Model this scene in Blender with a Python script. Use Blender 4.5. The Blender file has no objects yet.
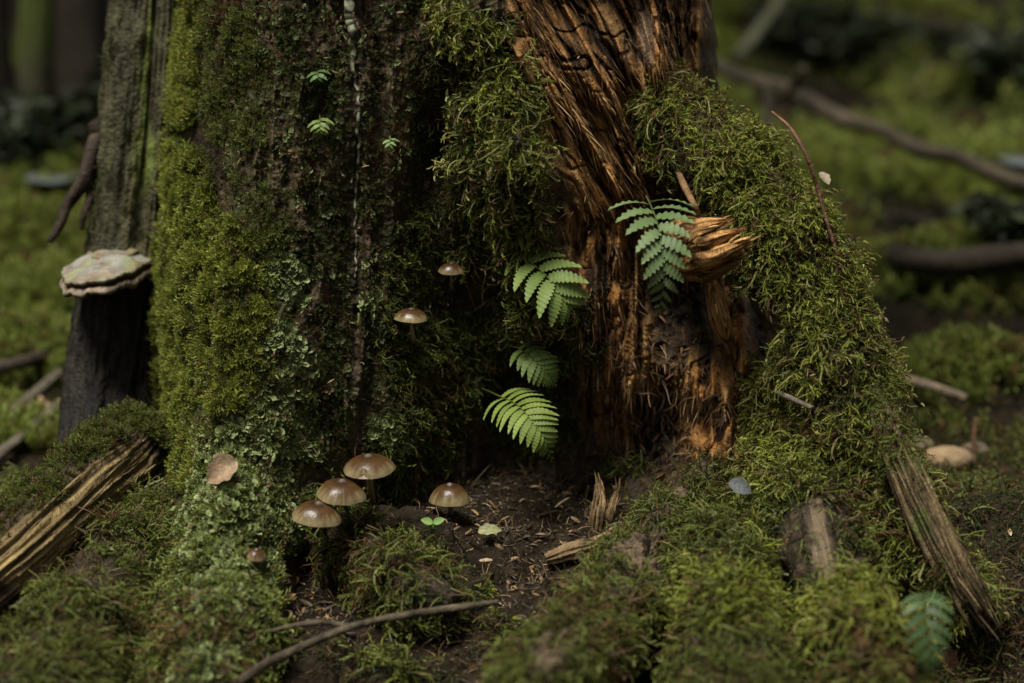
import bpy, math, random
import numpy as np
from mathutils import Vector
rng = np.random.default_rng(11)
sc = bpy.context.scene
COL = sc.collection
R = math.radians

# ------------------------------------------------------------------ camera
LENS = 77.0
FPX = LENS / 36.0 * 1024.0
CAM = np.array([0.0, -2.2, 0.66])
PIT = R(12.0)
UP = np.array([0, math.sin(PIT), math.cos(PIT)])
FW = np.array([0, math.cos(PIT), -math.sin(PIT)])
RT = np.array([1.0, 0, 0])
cd = bpy.data.cameras.new('camera')
cd.lens = LENS; cd.sensor_width = 36; cd.clip_start = 0.05; cd.clip_end = 500
cd.dof.use_dof = True; cd.dof.focus_distance = 2.13; cd.dof.aperture_fstop = 2.5
cam = bpy.data.objects.new('camera', cd); COL.objects.link(cam)
cam.location = CAM; cam.rotation_euler = (R(90) - PIT, 0, 0)
sc.camera = cam

def P(px, py, y):
    """point at depth y seen in the direction px, py of the photograph (arrays)"""
    px, py, y = np.broadcast_arrays(np.asarray(px, float), np.asarray(py, float), np.asarray(y, float))
    d = (px - 512)[..., None] * RT + (341.5 - py)[..., None] * UP + FPX * FW
    t = (y - CAM[1]) / d[..., 1]
    return CAM + d * t[..., None]

def proj(p):
    v = p - CAM
    z = v @ FW
    return 512 + FPX * (v @ RT) / z, 341.5 - FPX * (v @ UP) / z

def pxs(y):                       # metres per photo pixel at depth y
    return (y + 2.2) / FPX * 1.02

# ------------------------------------------------------------------ noise
def _h(i, j, k):
    n = (i.astype(np.int64) * 73856093) ^ (j.astype(np.int64) * 19349663) ^ (k.astype(np.int64) * 83492791)
    n = (n ^ (n >> 13)) * 1274126177 & 0xFFFFFFFF
    n = (n ^ (n >> 16)) * 2246822519 & 0xFFFFFFFF
    n = n ^ (n >> 13)
    return (n & 0xFFFFFF).astype(np.float64) / 0x7FFFFF - 1.0

def vn(x, y, z=0.0):
    x, y, z = np.broadcast_arrays(np.asarray(x, float), np.asarray(y, float), np.asarray(z, float))
    i, j, k = np.floor(x), np.floor(y), np.floor(z)
    f, g, h = x - i, y - j, z - k
    f = f * f * (3 - 2 * f); g = g * g * (3 - 2 * g); h = h * h * (3 - 2 * h)
    def L(a, b, t): return a + (b - a) * t
    r = []
    for dk in (0, 1):
        a = L(_h(i, j, k + dk), _h(i + 1, j, k + dk), f)
        b = L(_h(i, j + 1, k + dk), _h(i + 1, j + 1, k + dk), f)
        r.append(L(a, b, g))
    return L(r[0], r[1], h)

def fbm(x, y, z=0.0, o=4, lac=2.03, gain=0.5):
    s = 0; a = 1.0; t = 0
    for q in range(o):
        s = s + a * vn(np.asarray(x) * lac ** q + 17.3 * q, np.asarray(y) * lac ** q - 9.1 * q, np.asarray(z) * lac ** q + 3.7 * q)
        t += a; a *= gain
    return s / t

def ridge(x, y, z=0.0, o=3):
    s = 0; a = 1.0; t = 0
    for q in range(o):
        s = s + a * (1 - 2 * np.abs(vn(np.asarray(x) * 2.1 ** q + 31 * q, np.asarray(y) * 2.1 ** q + 5 * q, np.asarray(z) * 2.1 ** q)))
        t += a; a *= 0.5
    return s / t

def sstep(a, b, x):
    t = np.clip((x - a) / (b - a), 0, 1)
    return t * t * (3 - 2 * t)

def segs(px, py, lst):
    """soft mask: 1 inside the capsules (x0,y0,x1,y1,radius), 0 at their rim"""
    m = np.zeros(np.broadcast(px, py).shape)
    for x0, y0, x1, y1, r in lst:
        dx, dy = x1 - x0, y1 - y0
        t = np.clip(((px - x0) * dx + (py - y0) * dy) / (dx * dx + dy * dy + 1e-9), 0, 1)
        d = np.hypot(px - x0 - t * dx, py - y0 - t * dy)
        m = np.maximum(m, np.clip(1.35 * (1 - d / r) , 0, 1))
    return m

def unit(v): return v / (np.linalg.norm(v, axis=-1, keepdims=True) + 1e-12)

def mixc(a, b, t):
    return np.asarray(a) + (np.asarray(b) - np.asarray(a)) * np.asarray(t)[..., None]

# ------------------------------------------------------------------ objects
def tag(o, label=None, cat=None, group=None, kind=None):
    if label: o['label'] = label
    if cat: o['category'] = cat
    if group: o['group'] = group
    if kind: o['kind'] = kind
    return o

def thing(name, loc, label, cat, group=None):
    o = bpy.data.objects.new(name, None); COL.objects.link(o)
    o.location = loc; o.empty_display_size = 0.02
    return tag(o, label, cat, group)

def obj(name, verts, faces, mat, parent=None, col=None, smooth=True):
    """one mesh object; faces = list of (n,3) / (n,4) index arrays; verts in world space"""
    me = bpy.data.meshes.new(name)
    v = np.asarray(verts, np.float32).reshape(-1, 3)
    if parent is not None:
        v = v - np.asarray(parent_loc(parent), np.float32)
        org = None
    else:
        org = np.array([(v[:, 0].min() + v[:, 0].max()) / 2, (v[:, 1].min() + v[:, 1].max()) / 2, v[:, 2].min()], np.float32)
        v = v - org
    fl = [np.asarray(f, np.int32) for f in (faces if isinstance(faces, list) else [faces])]
    nl = sum(f.size for f in fl); nf = sum(len(f) for f in fl)
    me.vertices.add(len(v)); me.vertices.foreach_set('co', v.ravel())
    me.loops.add(nl); me.loops.foreach_set('vertex_index', np.concatenate([f.ravel() for f in fl]))
    me.polygons.add(nf)
    cnt = np.concatenate([np.full(len(f), f.shape[1], np.int32) for f in fl])
    me.polygons.foreach_set('loop_start', np.concatenate([[0], np.cumsum(cnt)[:-1]]).astype(np.int32))
    me.polygons.foreach_set('use_smooth', np.full(nf, smooth))
    me.update(calc_edges=True)
    if col is not None:
        a = me.attributes.new('Col', 'FLOAT_COLOR', 'POINT')
        c = np.ones((len(v), 4), np.float32); c[:, :3] = np.clip(np.asarray(col, np.float32).reshape(-1, 3), 0, 1)
        a.data.foreach_set('color', c.ravel())
    me.validate()
    o = bpy.data.objects.new(name, me); COL.objects.link(o)
    if mat: me.materials.append(mat)
    if parent is not None: o.parent = parent
    else: o.location = org.tolist()
    return o

def parent_loc(p):
    l = np.zeros(3)
    while p is not None:
        l = l + np.array(p.location); p = p.parent
    return l

def gfaces(r, c, wrap=False, off=0):
    a = np.arange(r * c).reshape(r, c) + off
    if wrap: a = np.concatenate([a, a[:, :1]], 1)
    return np.stack([a[:-1, :-1], a[:-1, 1:], a[1:, 1:], a[1:, :-1]], -1).reshape(-1, 4)

def merge(parts):
    V, F3, F4, C, n = [], [], [], [], 0
    for v, f, c in parts:
        v = np.asarray(v).reshape(-1, 3)
        V.append(v); C.append(np.broadcast_to(np.asarray(c, float), v.shape).reshape(-1, 3))
        for q in (f if isinstance(f, list) else [f]):
            (F3 if q.shape[1] == 3 else F4).append(q + n)
        n += len(v)
    fs = []
    if F3: fs.append(np.concatenate(F3))
    if F4: fs.append(np.concatenate(F4))
    return np.concatenate(V), fs, np.concatenate(C)

# ------------------------------------------------------------------ materials
def mat(name, rough=0.7, spec=0.3, bump=0.0, bscale=200, var=0.25, vscale=60, transl=0.0, stretch=None, coat=0.0, bdist=0.004):
    m = bpy.data.materials.new(name); m.use_nodes = True
    nt = m.node_tree; N = nt.nodes; Lk = nt.links
    b = N['Principled BSDF']; out = N['Material Output']
    at = N.new('ShaderNodeAttribute'); at.attribute_name = 'Col'
    tc = N.new('ShaderNodeTexCoord')
    mp = N.new('ShaderNodeMapping'); Lk.new(tc.outputs['Object'], mp.inputs['Vector'])
    if stretch: mp.inputs['Scale'].default_value = stretch
    nz = N.new('ShaderNodeTexNoise'); nz.inputs['Scale'].default_value = vscale; nz.inputs['Detail'].default_value = 4
    Lk.new(mp.outputs[0], nz.inputs['Vector'])
    mr = N.new('ShaderNodeMapRange'); mr.inputs['From Min'].default_value = 0.25; mr.inputs['From Max'].default_value = 0.75
    mr.inputs['To Min'].default_value = 1 - var; mr.inputs['To Max'].default_value = 1 + var
    Lk.new(nz.outputs['Fac'], mr.inputs['Value'])
    vm = N.new('ShaderNodeVectorMath'); vm.operation = 'SCALE'
    Lk.new(at.outputs['Color'], vm.inputs[0]); Lk.new(mr.outputs[0], vm.inputs['Scale'])
    Lk.new(vm.outputs[0], b.inputs['Base Color'])
    b.inputs['Roughness'].default_value = rough
    b.inputs['Specular IOR Level'].default_value = spec
    if coat: b.inputs['Coat Weight'].default_value = coat; b.inputs['Coat Roughness'].default_value = 0.25
    if bump:
        n2 = N.new('ShaderNodeTexNoise'); n2.inputs['Scale'].default_value = bscale; n2.inputs['Detail'].default_value = 5
        Lk.new(mp.outputs[0], n2.inputs['Vector'])
        bp = N.new('ShaderNodeBump'); bp.inputs['Strength'].default_value = bump; bp.inputs['Distance'].default_value = bdist
        Lk.new(n2.outputs['Fac'], bp.inputs['Height']); Lk.new(bp.outputs[0], b.inputs['Normal'])
    if transl:
        t = N.new('ShaderNodeBsdfTranslucent'); Lk.new(vm.outputs[0], t.inputs['Color'])
        mx = N.new('ShaderNodeMixShader'); mx.inputs['Fac'].default_value = transl
        Lk.new(b.outputs[0], mx.inputs[1]); Lk.new(t.outputs[0], mx.inputs[2]); Lk.new(mx.outputs[0], out.inputs['Surface'])
    return m

M_BARK = mat('wet_bark', rough=0.5, spec=0.15, bump=1.0, bscale=260, var=0.45, vscale=90)
M_WOOD = mat('rotten_wood', rough=0.6, spec=0.12, bump=1.0, bscale=300, var=0.35, vscale=70, stretch=(1, 1, 0.22))
M_SPL = mat('wood_fibre', rough=0.5, spec=0.2, var=0.35, vscale=120)
M_MOSS = mat('moss', rough=0.55, spec=0.2, var=0.25, vscale=40, transl=0.25)
M_LICH = mat('leafy_lichen', rough=0.6, spec=0.3, var=0.2, vscale=120, transl=0.12)
M_FERN = mat('fern_leaf', rough=0.5, spec=0.2, bump=0.15, bscale=500, var=0.18, vscale=90, transl=0.2)
M_SOIL = mat('forest_soil', rough=0.8, spec=0.06, bump=1.0, bscale=120, var=0.6, vscale=70, bdist=0.012)
M_CAP = mat('mushroom_cap', rough=0.32, spec=0.28, bump=0.12, bscale=400, var=0.2, vscale=150)
M_STEM = mat('mushroom_stem', rough=0.5, spec=0.3, bump=0.2, bscale=300, var=0.2, vscale=120)
M_SHELF = mat('bracket_fungus', rough=0.75, spec=0.2, bump=0.5, bscale=160, var=0.25, vscale=70)
M_LEAF = mat('dead_leaf', rough=0.55, spec=0.35, bump=0.3, bscale=300, var=0.35, vscale=120, transl=0.1)
M_TWIG = mat('twig_bark', rough=0.65, spec=0.10, bump=0.6, bscale=300, var=0.4, vscale=120)
M_CROWN = mat('far_foliage', rough=0.6, spec=0.3, var=0.4, vscale=3, transl=0.25)

# ------------------------------------------------------------------ ground
def gh0(x, y):
    x = np.asarray(x, float); y = np.asarray(y, float)
    d = np.maximum(y - 0.5, 0)
    z = 0.10 * d
    near = np.exp(-(np.minimum(y, 0) / 0.16) ** 2) * np.exp(-((x - 0.0) / 0.5) ** 2)
    z = z + 0.035 * near * sstep(0.35, 0.0, y)
    amp = 0.012 + 0.06 * sstep(0.3, 1.6, y)
    z = z + amp * fbm(x * 2.6 + 3, y * 2.6 - 1, 0.3, 3) + (0.016 + .030 * sstep(.02, -.25, y)) * fbm(x * 11, y * 11, 1.7, 3) + 0.005 * fbm(x * 55, y * 55, 4.1, 3)
    hum = np.maximum(vn(x * 1.7 + 8.2, y * 1.3 + 2.9, 5.5), 0) * sstep(0.4, 1.2, y)
    z = z + 0.16 * hum ** 1.3
    z = z - 0.085 * sstep(-.10, -.42, y) * sstep(1.6, .7, np.abs(x))
    # shallow dip in front of the camera keeps the lens clear
    return z - 0.05 * sstep(-0.6, -1.6, y)

def grange(a, b, step, far, g=1.06):
    core = list(np.arange(a, b, step))
    lo, hi, s = [], [], step
    x = a
    while x > -far:
        s *= g; x -= s; lo.append(x)
    s = step; x = core[-1]
    while x < far:
        s *= g; x += s; hi.append(x)
    return np.array(lo[::-1] + core + hi)

def ground_hit(px, py, fn=None):
    fn = fn or gh
    """the ground point seen at px, py"""
    d = (px - 512) * RT + (341.5 - py) * UP + FPX * FW
    d = d / np.linalg.norm(d)
    t = np.linspace(1.0, 40, 6000)
    p = CAM + d * t[:, None]
    below = p[:, 2] < fn(p[:, 0], p[:, 1])
    i = int(np.argmax(below))
    return p[i]

MOUNDS = [(420,578,.035,.05),(372,548,.028,.035),(115,590,.04,.06),(205,650,.035,.05),(545,655,.04,.05),
          (905,600,.03,.06),(985,560,.04,.08),(1010,640,.03,.06),(640,660,.03,.04),(465,625,.022,.035),(330,660,.02,.04),
          (775,50,.12,.24),(860,30,.10,.20),(905,60,.10,.20),(985,120,.09,.16),(890,165,.06,.12),(965,208,.07,.14),(1005,214,.08,.12),(862,212,.06,.12),
          (900,310,.06,.13),(965,315,.07,.15),(1025,300,.08,.13),(990,412,.06,.10),(935,418,.05,.10),(40,240,.10,.22),(20,300,.09,.2),(60,330,.06,.14),(5,400,.07,.12)]
MW = []
for mx_, my_, h_, r_ in MOUNDS:
    q_ = ground_hit(mx_, my_, gh0); MW.append((q_[0], q_[1] + r_ * .4, h_, r_))
def mounds(x, y):
    z = np.zeros(np.broadcast(x, y).shape)
    wx = x + .03 * vn(x * 9, y * 9, 2.2); wy = y + .03 * vn(x * 9, y * 9, 7.2)
    for a, b, h_, r_ in MW:
        z = np.maximum(z, h_ * np.exp(-(((wx - a) / r_) ** 2 + ((wy - b) / (r_ * .8)) ** 2)))
    return z
def gh(x, y):
    x = np.asarray(x, float); y = np.asarray(y, float)
    return gh0(x, y) + mounds(x, y)

gx = grange(-0.75, 0.75, 0.0035, 120, 1.05); gy = grange(-0.75, 0.5, 0.0035, 120, 1.04)
GX, GY = np.meshgrid(gx, gy)
GZ = gh(GX, GY)
G_GRID = np.stack([GX, GY, GZ], -1)
mo = fbm(GX * 3.1 + 4, GY * 3.1, 7.7, 4)
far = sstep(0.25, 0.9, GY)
c = mixc((0.008, 0.0055, 0.0035), (0.026, 0.019, 0.011), 0.5 + 0.5 * fbm(GX * 30, GY * 30, 2, 3))
mm_ = sstep(.015, .06, mounds(GX, GY)) * sstep(.25, .7, GY)
gm = np.clip(np.maximum(sstep(-0.05, 0.35, mo) * far, mm_), 0, 1)
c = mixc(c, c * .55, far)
cg = mixc((0.022, 0.026, 0.006), (0.20, 0.235, 0.034), sstep(-0.2, 0.45, fbm(GX * 5, GY * 5, 9, 4)))
c = mixc(c, cg, gm)
gpx, gpy = proj(G_GRID)
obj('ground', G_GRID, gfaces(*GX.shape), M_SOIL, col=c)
tag(bpy.data.objects['ground'], kind='structure')

# ------------------------------------------------------------------ tree: the main trunk
CP = np.array([
 (190,0,.03),(300,-0,-.06),(400,0,-.05),(440,0,-.01),(480,0,-.08),(525,0,-.05),(560,0,.0),(620,0,.0),(690,0,.03),
 (180,150,.03),(250,150,-.07),(330,150,-.075),(415,150,-.04),(447,150,.01),(505,150,-.11),(560,150,-.06),(600,150,-.03),(660,150,.03),(715,150,.06),
 (160,300,.03),(220,300,-.11),(300,300,-.10),(380,300,-.07),(440,300,.0),(480,300,.015),(530,300,-.06),(575,300,-.05),(612,300,-.055),(650,300,.03),(700,300,.05),(770,290,.12),
 (165,420,.03),(220,420,-.15),(300,420,-.12),(380,420,-.09),(440,420,-.02),(500,420,.05),(560,420,.03),(612,400,-.02),(650,420,.01),(714,395,-.075),(718,460,-.10),(690,420,-.01),(742,430,-.075),(735,335,-.01),(770,420,.02),(830,420,.06),
 (130,530,-.02),(165,520,-.10),(220,520,-.23),(280,520,-.19),(340,520,-.06),(400,500,-.05),(470,500,.02),(550,500,.03),(620,500,.0),(700,500,-.08),(760,520,-.05),(850,520,.05),
 (90,650,-.18),(140,640,-.30),(215,640,-.37),(280,640,-.28),(90,720,-.34),(180,720,-.44),(260,720,-.36),(340,700,-.08),(600,700,.06),(880,700,.06),(350,620,-.05),(450,620,.05),(600,620,.05),(760,640,.0),(880,640,.05)], float)

def tps_fit(cp):
    n = len(cp); X = cp[:, :2] / 100
    d2 = ((X[:, None] - X[None]) ** 2).sum(-1)
    K = 0.5 * d2 * np.log(d2 + 1e-9) + 0.01 * np.eye(n)
    A = np.zeros((n + 3, n + 3)); A[:n, :n] = K
    A[:n, n] = 1; A[:n, n + 1:] = X; A[n, :n] = 1; A[n + 1:, :n] = X.T
    b = np.zeros(n + 3); b[:n] = cp[:, 2]
    w = np.linalg.solve(A, b)
    def f(px, py):
        x = np.asarray(px, float) / 100; y = np.asarray(py, float) / 100
        s = w[n] + w[n + 1] * x + w[n + 2] * y
        for i in range(n):
            d = (x - X[i, 0]) ** 2 + (y - X[i, 1]) ** 2
            s = s + w[i] * 0.5 * d * np.log(d + 1e-9)
        return s
    return f
DEP = tps_fit(CP)

ROT = [(706,385,718,505,42),(722,296,742,372,24),(598,230,616,410,46),(548,-60,575,60,58),(535,10,585,120,34),(665,100,690,170,40),(640,-60,690,70,75),(540,60,620,190,50),(610,150,620,400,42),(570,30,640,160,60),(655,180,670,260,40)]
FIB = [(680,240,740,250,40),(705,300,735,370,36),(712,390,725,490,36),(880,420,970,590,22)]
CAV = [(690,290,690,400,75),(650,420,690,470,70),(770,300,780,360,50)]

def flowq(px, py):
    s = sstep(700, 610, px)
    return px - 0.52 * np.clip(py, 0, 215) * s

def trunk_disp(px, py):
    """relief towards the viewer (m) and masks, from photo position"""
    rot = np.clip(segs(px, py, ROT) * 1.4, 0, 1)
    cav = np.clip(segs(px, py, CAV) * 1.3, 0, 1) * (1 - 0.7 * rot)
    q = flowq(px, py)
    fib = ridge(q / 15 + 0.4 * fbm(px / 40, py / 90, 1, 2), py / 150, 0.0, 3)
    fine = fbm(q / 4.5, py / 55, 3.3, 3)
    blk = vn(q / 22, py / 60, 8.8)
    d_rot = 0.017 * fib + 0.007 * fine + 0.018 * np.clip(blk * 1.6, -1, 1) + 0.010 * ridge(q / 7 + 2, py / 45, 4.4, 2) * sstep(-.2, .4, vn(q / 14, py / 40, 2.2))
    crk = np.clip(1 - np.abs(vn(q / 13 + .6 * vn(px / 18, py / 25, 3), py / 70, 1.7)) / .16, 0, 1) + .8 * np.clip(1 - np.abs(vn(q / 24, py / 20 + .5 * vn(px / 15, py / 30, 9), 6.7)) / .09, 0, 1)
    crk = np.clip(crk, 0, 1)
    d_rot = d_rot - .011 * crk
    finev_ = fine - 1.1 * crk
    bark = 0.004 * ridge(px / 9, py / 14, 3.3, 3) + 0.006 * fbm(px / 26, py / 60, 2.2, 4) + 0.0035 * fbm(px / 7, py / 9, 5.1, 3) + 0.019 * ridge(px / 27 + .5 * vn(px / 60, py / 70, 4), py / 230, 7.1, 3)
    crumb = 0.010 * ridge(px / 11, py / 16, 2.4, 3) + 0.012 * fbm(px / 16, py / 16, 6.6, 4) + 0.006 * fbm(px / 5, py / 6, 1.9, 2)
    d = bark * (1 - rot) * (1 - cav) + d_rot * rot + crumb * cav
    return d, rot, cav, fib, finev_

def trunk_y(px, py):
    px = np.asarray(px, float); py = np.asarray(py, float)
    return DEP(px, np.clip(py, -5, 700))

LE = np.array([(-20,194),(0,192),(80,183),(150,173),(230,168),(300,160),(380,156),(430,156),(470,152),(520,120),(560,92),(640,50),(735,30)], float)
RE = np.array([(-20,710),(0,712),(60,716),(100,722),(150,740),(250,795),(350,840),(450,870),(640,900),(735,900)], float)
rows = np.concatenate([np.linspace(-2600, -120, 26), np.linspace(-100, -24, 14), np.arange(-20, 735, 1.15)])
NCF, NCB = 640, 40
t = np.linspace(-math.pi / 2, math.pi / 2, NCF)
rc = np.clip(rows, -20, 735)
Lr = np.interp(rc, LE[:, 0], LE[:, 1]); Rr = np.interp(rc, RE[:, 0], RE[:, 1])
Lr = Lr + 3 * fbm(rows / 18, 0, 1, 3); Rr = Rr + 4 * fbm(rows / 20, 4, 2, 3)
cx, hw = (Lr + Rr) / 2, (Rr - Lr) / 2
u = np.sin(t)
TPX = cx[:, None] + hw[:, None] * u[None]
TPY = np.broadcast_to(rows[:, None], TPX.shape)
e = np.abs(u)[None]
edge = 0.15 * (1 - np.sqrt(np.clip(1 - np.clip((e - 0.80) / 0.2, 0, 1) ** 2, 0, 1)))
tpyc = np.clip(TPY, -20, 700)
disp, rotm, cavm, fibv, finev = trunk_disp(TPX, TPY)
TY = trunk_y(TPX, tpyc) + edge - disp * (1 - 0.6 * sstep(0.85, 1.0, e))
TG = P(TPX, TPY, TY)
kb = np.linspace(0, 1, NCB + 2)[1:-1]
BPX = Rr[:, None] + (Lr - Rr)[:, None] * kb[None]
BY = TY[:, -1:] + (TY[:, :1] - TY[:, -1:]) * kb[None] + 0.32 * np.sin(math.pi * kb)[None]
BG = P(BPX, np.broadcast_to(rows[:, None], BPX.shape), BY)
ALL = np.concatenate([TG, BG], 1)
# colours of bark, algae film, bare pale wood and rotten heartwood
bk = mixc((0.010, 0.007, 0.0045), (0.082, 0.055, 0.030), np.clip(0.5 + 0.7 * fbm(TPX / 9, TPY / 24, 4, 4), 0, 1))
alg = sstep(-0.1, 0.5, fbm(TPX / 30, TPY / 50, 12, 4))
bk = mixc(bk, mixc((0.030, 0.034, 0.010), (0.065, 0.072, 0.022), 0.5 + 0.5 * fbm(TPX / 6, TPY / 8, 3, 3)), 0.65 * alg)
red = segs(TPX, TPY, [(400,60,408,200,26),(270,0,275,60,16)]) * sstep(-0.2, 0.3, fbm(TPX / 6, TPY / 40, 3, 3))
bk = mixc(bk, (0.095, 0.05, 0.028), 0.75 * red)
pale = segs(TPX, TPY, [(392,30,396,110,17),(345,-20,350,20,14)]) * sstep(0.0, 0.35, fbm(TPX / 4, TPY / 40, 21, 3))
bk = mixc(bk, (0.26, 0.21, 0.12), pale)
rr = np.clip(0.45 + 0.42 * fibv + 0.35 * finev + 0.25 * fbm(TPX / 30, TPY / 60, 33, 3), 0, 1)
rc1 = mixc((0.014, 0.008, 0.004), (0.27, 0.135, 0.045), sstep(0.15, 0.72, rr))
rc1 = mixc(rc1, (0.52, 0.31, 0.115), sstep(0.70, 1.0, rr))
org = segs(TPX, TPY, [(706,395,720,485,36),(648,20,690,80,26),(600,180,612,300,26),(735,320,742,360,18)]) * sstep(-.25, .25, fbm(TPX / 12, TPY / 22, 61, 3)) * sstep(.2, .6, rr)
rc1 = mixc(rc1, (0.56, 0.25, 0.060), .75 * org)
grey = segs(TPX, TPY, [(640,-40,648,60,12),(712,-20,714,70,14)])
rc1 = mixc(rc1, (0.11, 0.09, 0.07), 0.7 * grey)
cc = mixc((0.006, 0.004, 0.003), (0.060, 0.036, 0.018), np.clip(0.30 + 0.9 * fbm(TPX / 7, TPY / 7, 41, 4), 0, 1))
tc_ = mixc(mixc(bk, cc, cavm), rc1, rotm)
bkc = np.broadcast_to(np.array([0.04, 0.035, 0.02]), BG.shape) * (1 + 0.4 * fbm(BPX / 20, np.broadcast_to(rows[:, None], BPX.shape) / 60, 6, 3))[..., None]
tree = thing('old_tree', P(450, 560, 0.1), 'huge old mossy tree trunk with a rotten orange heart and spreading roots', 'tree')
nT = ALL.shape[0] * ALL.shape[1]
capv = ALL[0].mean(0)[None] + np.array([[0, 0, 0.05]])
capf = np.stack([np.arange(ALL.shape[1]), np.roll(np.arange(ALL.shape[1]), -1), np.full(ALL.shape[1], nT)], -1)
obj('trunk', np.concatenate([ALL.reshape(-1, 3), capv]), [gfaces(*ALL.shape[:2], wrap=True), capf[:, ::-1]], M_BARK, tree,
    col=np.concatenate([np.concatenate([tc_, bkc], 1).reshape(-1, 3), [[0.1, 0.06, 0.03]]]))

# ------------------------------------------------------------------ sampling of grids
def grid_normals(G, wrap=False, toward=None):
    if wrap:
        E = np.concatenate([G[:, -1:], G, G[:, :1]], 1)
        du = (E[:, 2:] - E[:, :-2]) / 2
    else:
        du = np.gradient(G, axis=1)
    dv = np.gradient(G, axis=0)
    n = np.cross(du, dv); ar = np.linalg.norm(n, axis=-1)
    n = n / (ar[..., None] + 1e-15)
    if toward is None:
        s = np.sign((n * (G - G.mean(1, keepdims=True))).sum(-1)); s = np.where(s == 0, 1, s)
        s = np.sign(s.mean()) if wrap else s
        n = n * (s if np.isscalar(s) else s[..., None])
    else:
        s = np.sign((n @ np.asarray(toward)).mean()); n = n * s
    return n, ar

def sample(G, mask, n, wrap=False, toward=None):
    N_, ar = grid_normals(G, wrap, toward)
    w = (ar * mask)[:-1, :-1] if not wrap else (ar * mask)[:-1]
    cw = np.cumsum(w.ravel()); n = int(n)
    idx = np.searchsorted(cw, rng.random(n) * cw[-1])
    idx = np.minimum(idx, w.size - 1)
    i, j = np.divmod(idx, w.shape[1])
    j1 = (j + 1) % G.shape[1]
    a, b = rng.random(n)[:, None], rng.random(n)[:, None]
    p = (G[i, j] * (1 - a) + G[i, j1] * a) * (1 - b) + (G[i + 1, j] * (1 - a) + G[i + 1, j1] * a) * b
    return p, N_[i, j]

def area(G, mask, wrap=False):
    return (grid_normals(G, wrap, None if wrap else (0, -1, 0.3))[1] * mask).sum()

def rnd3(n): return unit(rng.normal(size=(n, 3)))

# ------------------------------------------------------------------ swept tubes
def catmull(pts, n):
    pts = np.asarray(pts, float)
    p = np.vstack([2 * pts[0] - pts[1], pts, 2 * pts[-1] - pts[-2]])
    s = np.linspace(0, len(pts) - 1 - 1e-6, n)
    i = s.astype(int); f = (s - i)[:, None]
    a, b, c_, d = p[i], p[i + 1], p[i + 2], p[i + 3]
    return 0.5 * (2 * b + (c_ - a) * f + (2 * a - 5 * b + 4 * c_ - d) * f ** 2 + (3 * b - a - 3 * c_ + d) * f ** 3)

def tube_grid(path, nr, nc, disp=None, flat=1.0):
    """path rows: x,y,z,r in metres -> grid of points around it, arc angle grid, arc length"""
    q = catmull(path, nr)
    c, r = q[:, :3], q[:, 3]
    T = np.gradient(c, axis=0); T /= np.linalg.norm(T, axis=1)[:, None] + 1e-12
    ref = np.array([0, -1.0, 0.25]); ref = ref / np.linalg.norm(ref)
    A = ref - (T @ ref)[:, None] * T; A /= np.linalg.norm(A, axis=1)[:, None] + 1e-12
    B = np.cross(T, A)
    th = np.linspace(0, 2 * math.pi, nc, endpoint=False)
    S = np.concatenate([[0], np.cumsum(np.linalg.norm(np.diff(c, axis=0), axis=1))])
    TH, SS = np.meshgrid(th, S)
    rr = np.broadcast_to(r[:, None], TH.shape).copy()
    if disp is not None: rr = rr + disp(TH, SS, c, r)
    D = np.cos(TH)[..., None] * A[:, None] + np.sin(TH)[..., None] * B[:, None] * flat
    return c[:, None] + D * rr[..., None], TH, SS

def pxpath(lst):
    """(px, py, depth, radius in photo pixels) -> world path"""
    a = np.array(lst, float)
    p = P(a[:, 0], a[:, 1], a[:, 2])
    return np.column_stack([p, a[:, 3] * pxs(a[:, 2])])

def tube_obj(name, G, m, parent=None, col=None, caps=True):
    r, c_ = G.shape[:2]
    v = np.concatenate([G.reshape(-1, 3), G[0].mean(0)[None], G[-1].mean(0)[None]])
    a = np.arange(c_); b = np.roll(a, -1)
    f3 = np.concatenate([np.stack([b, a, np.full(c_, r * c_)], -1), np.stack([a + (r - 1) * c_, b + (r - 1) * c_, np.full(c_, r * c_ + 1)], -1)])
    cc_ = None
    if col is not None:
        col = np.broadcast_to(col, G.shape)
        cc_ = np.concatenate([col.reshape(-1, 3), col[0].mean(0)[None], col[-1].mean(0)[None]])
    return obj(name, v, [gfaces(r, c_, wrap=True), f3], m, parent, col=cc_)

def xyzn(S, TH, r, k):          # noise coordinates that wrap round the tube
    return np.cos(TH) * r * k, np.sin(TH) * r * k, S

def bark_disp(a1, a2, k1=18, k2=60):
    def f(TH, S, c, r):
        rr = r[:, None]
        x, y = np.cos(TH) * rr, np.sin(TH) * rr
        return a1 * fbm(x * k1, y * k1, S * k1 * 0.5 + c[0, 0] * 7, 4) + a2 * fbm(x * k2, y * k2, S * k2 * 0.5, 3)
    return f

def fibre_disp(a1, a2, n1=9, n2=26):
    def f(TH, S, c, r):
        w = TH + 0.25 * fbm(S * 8, TH * 0, c[0, 0] * 3, 2)
        return a1 * ridge(np.cos(w) * n1 / 3, np.sin(w) * n1 / 3, S * 2.2, 2) + a2 * fbm(np.cos(w) * n2 / 3, np.sin(w) * n2 / 3, S * 6, 3)
    return f

def barkcol(G, a=(0.008, 0.006, 0.004), b=(0.048, 0.034, 0.020), k=60, seed=0):
    n = fbm(G[..., 0] * k + seed, G[..., 1] * k, G[..., 2] * k * 0.5, 4)
    return mixc(a, b, np.clip(0.5 + 0.8 * n, 0, 1))

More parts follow.
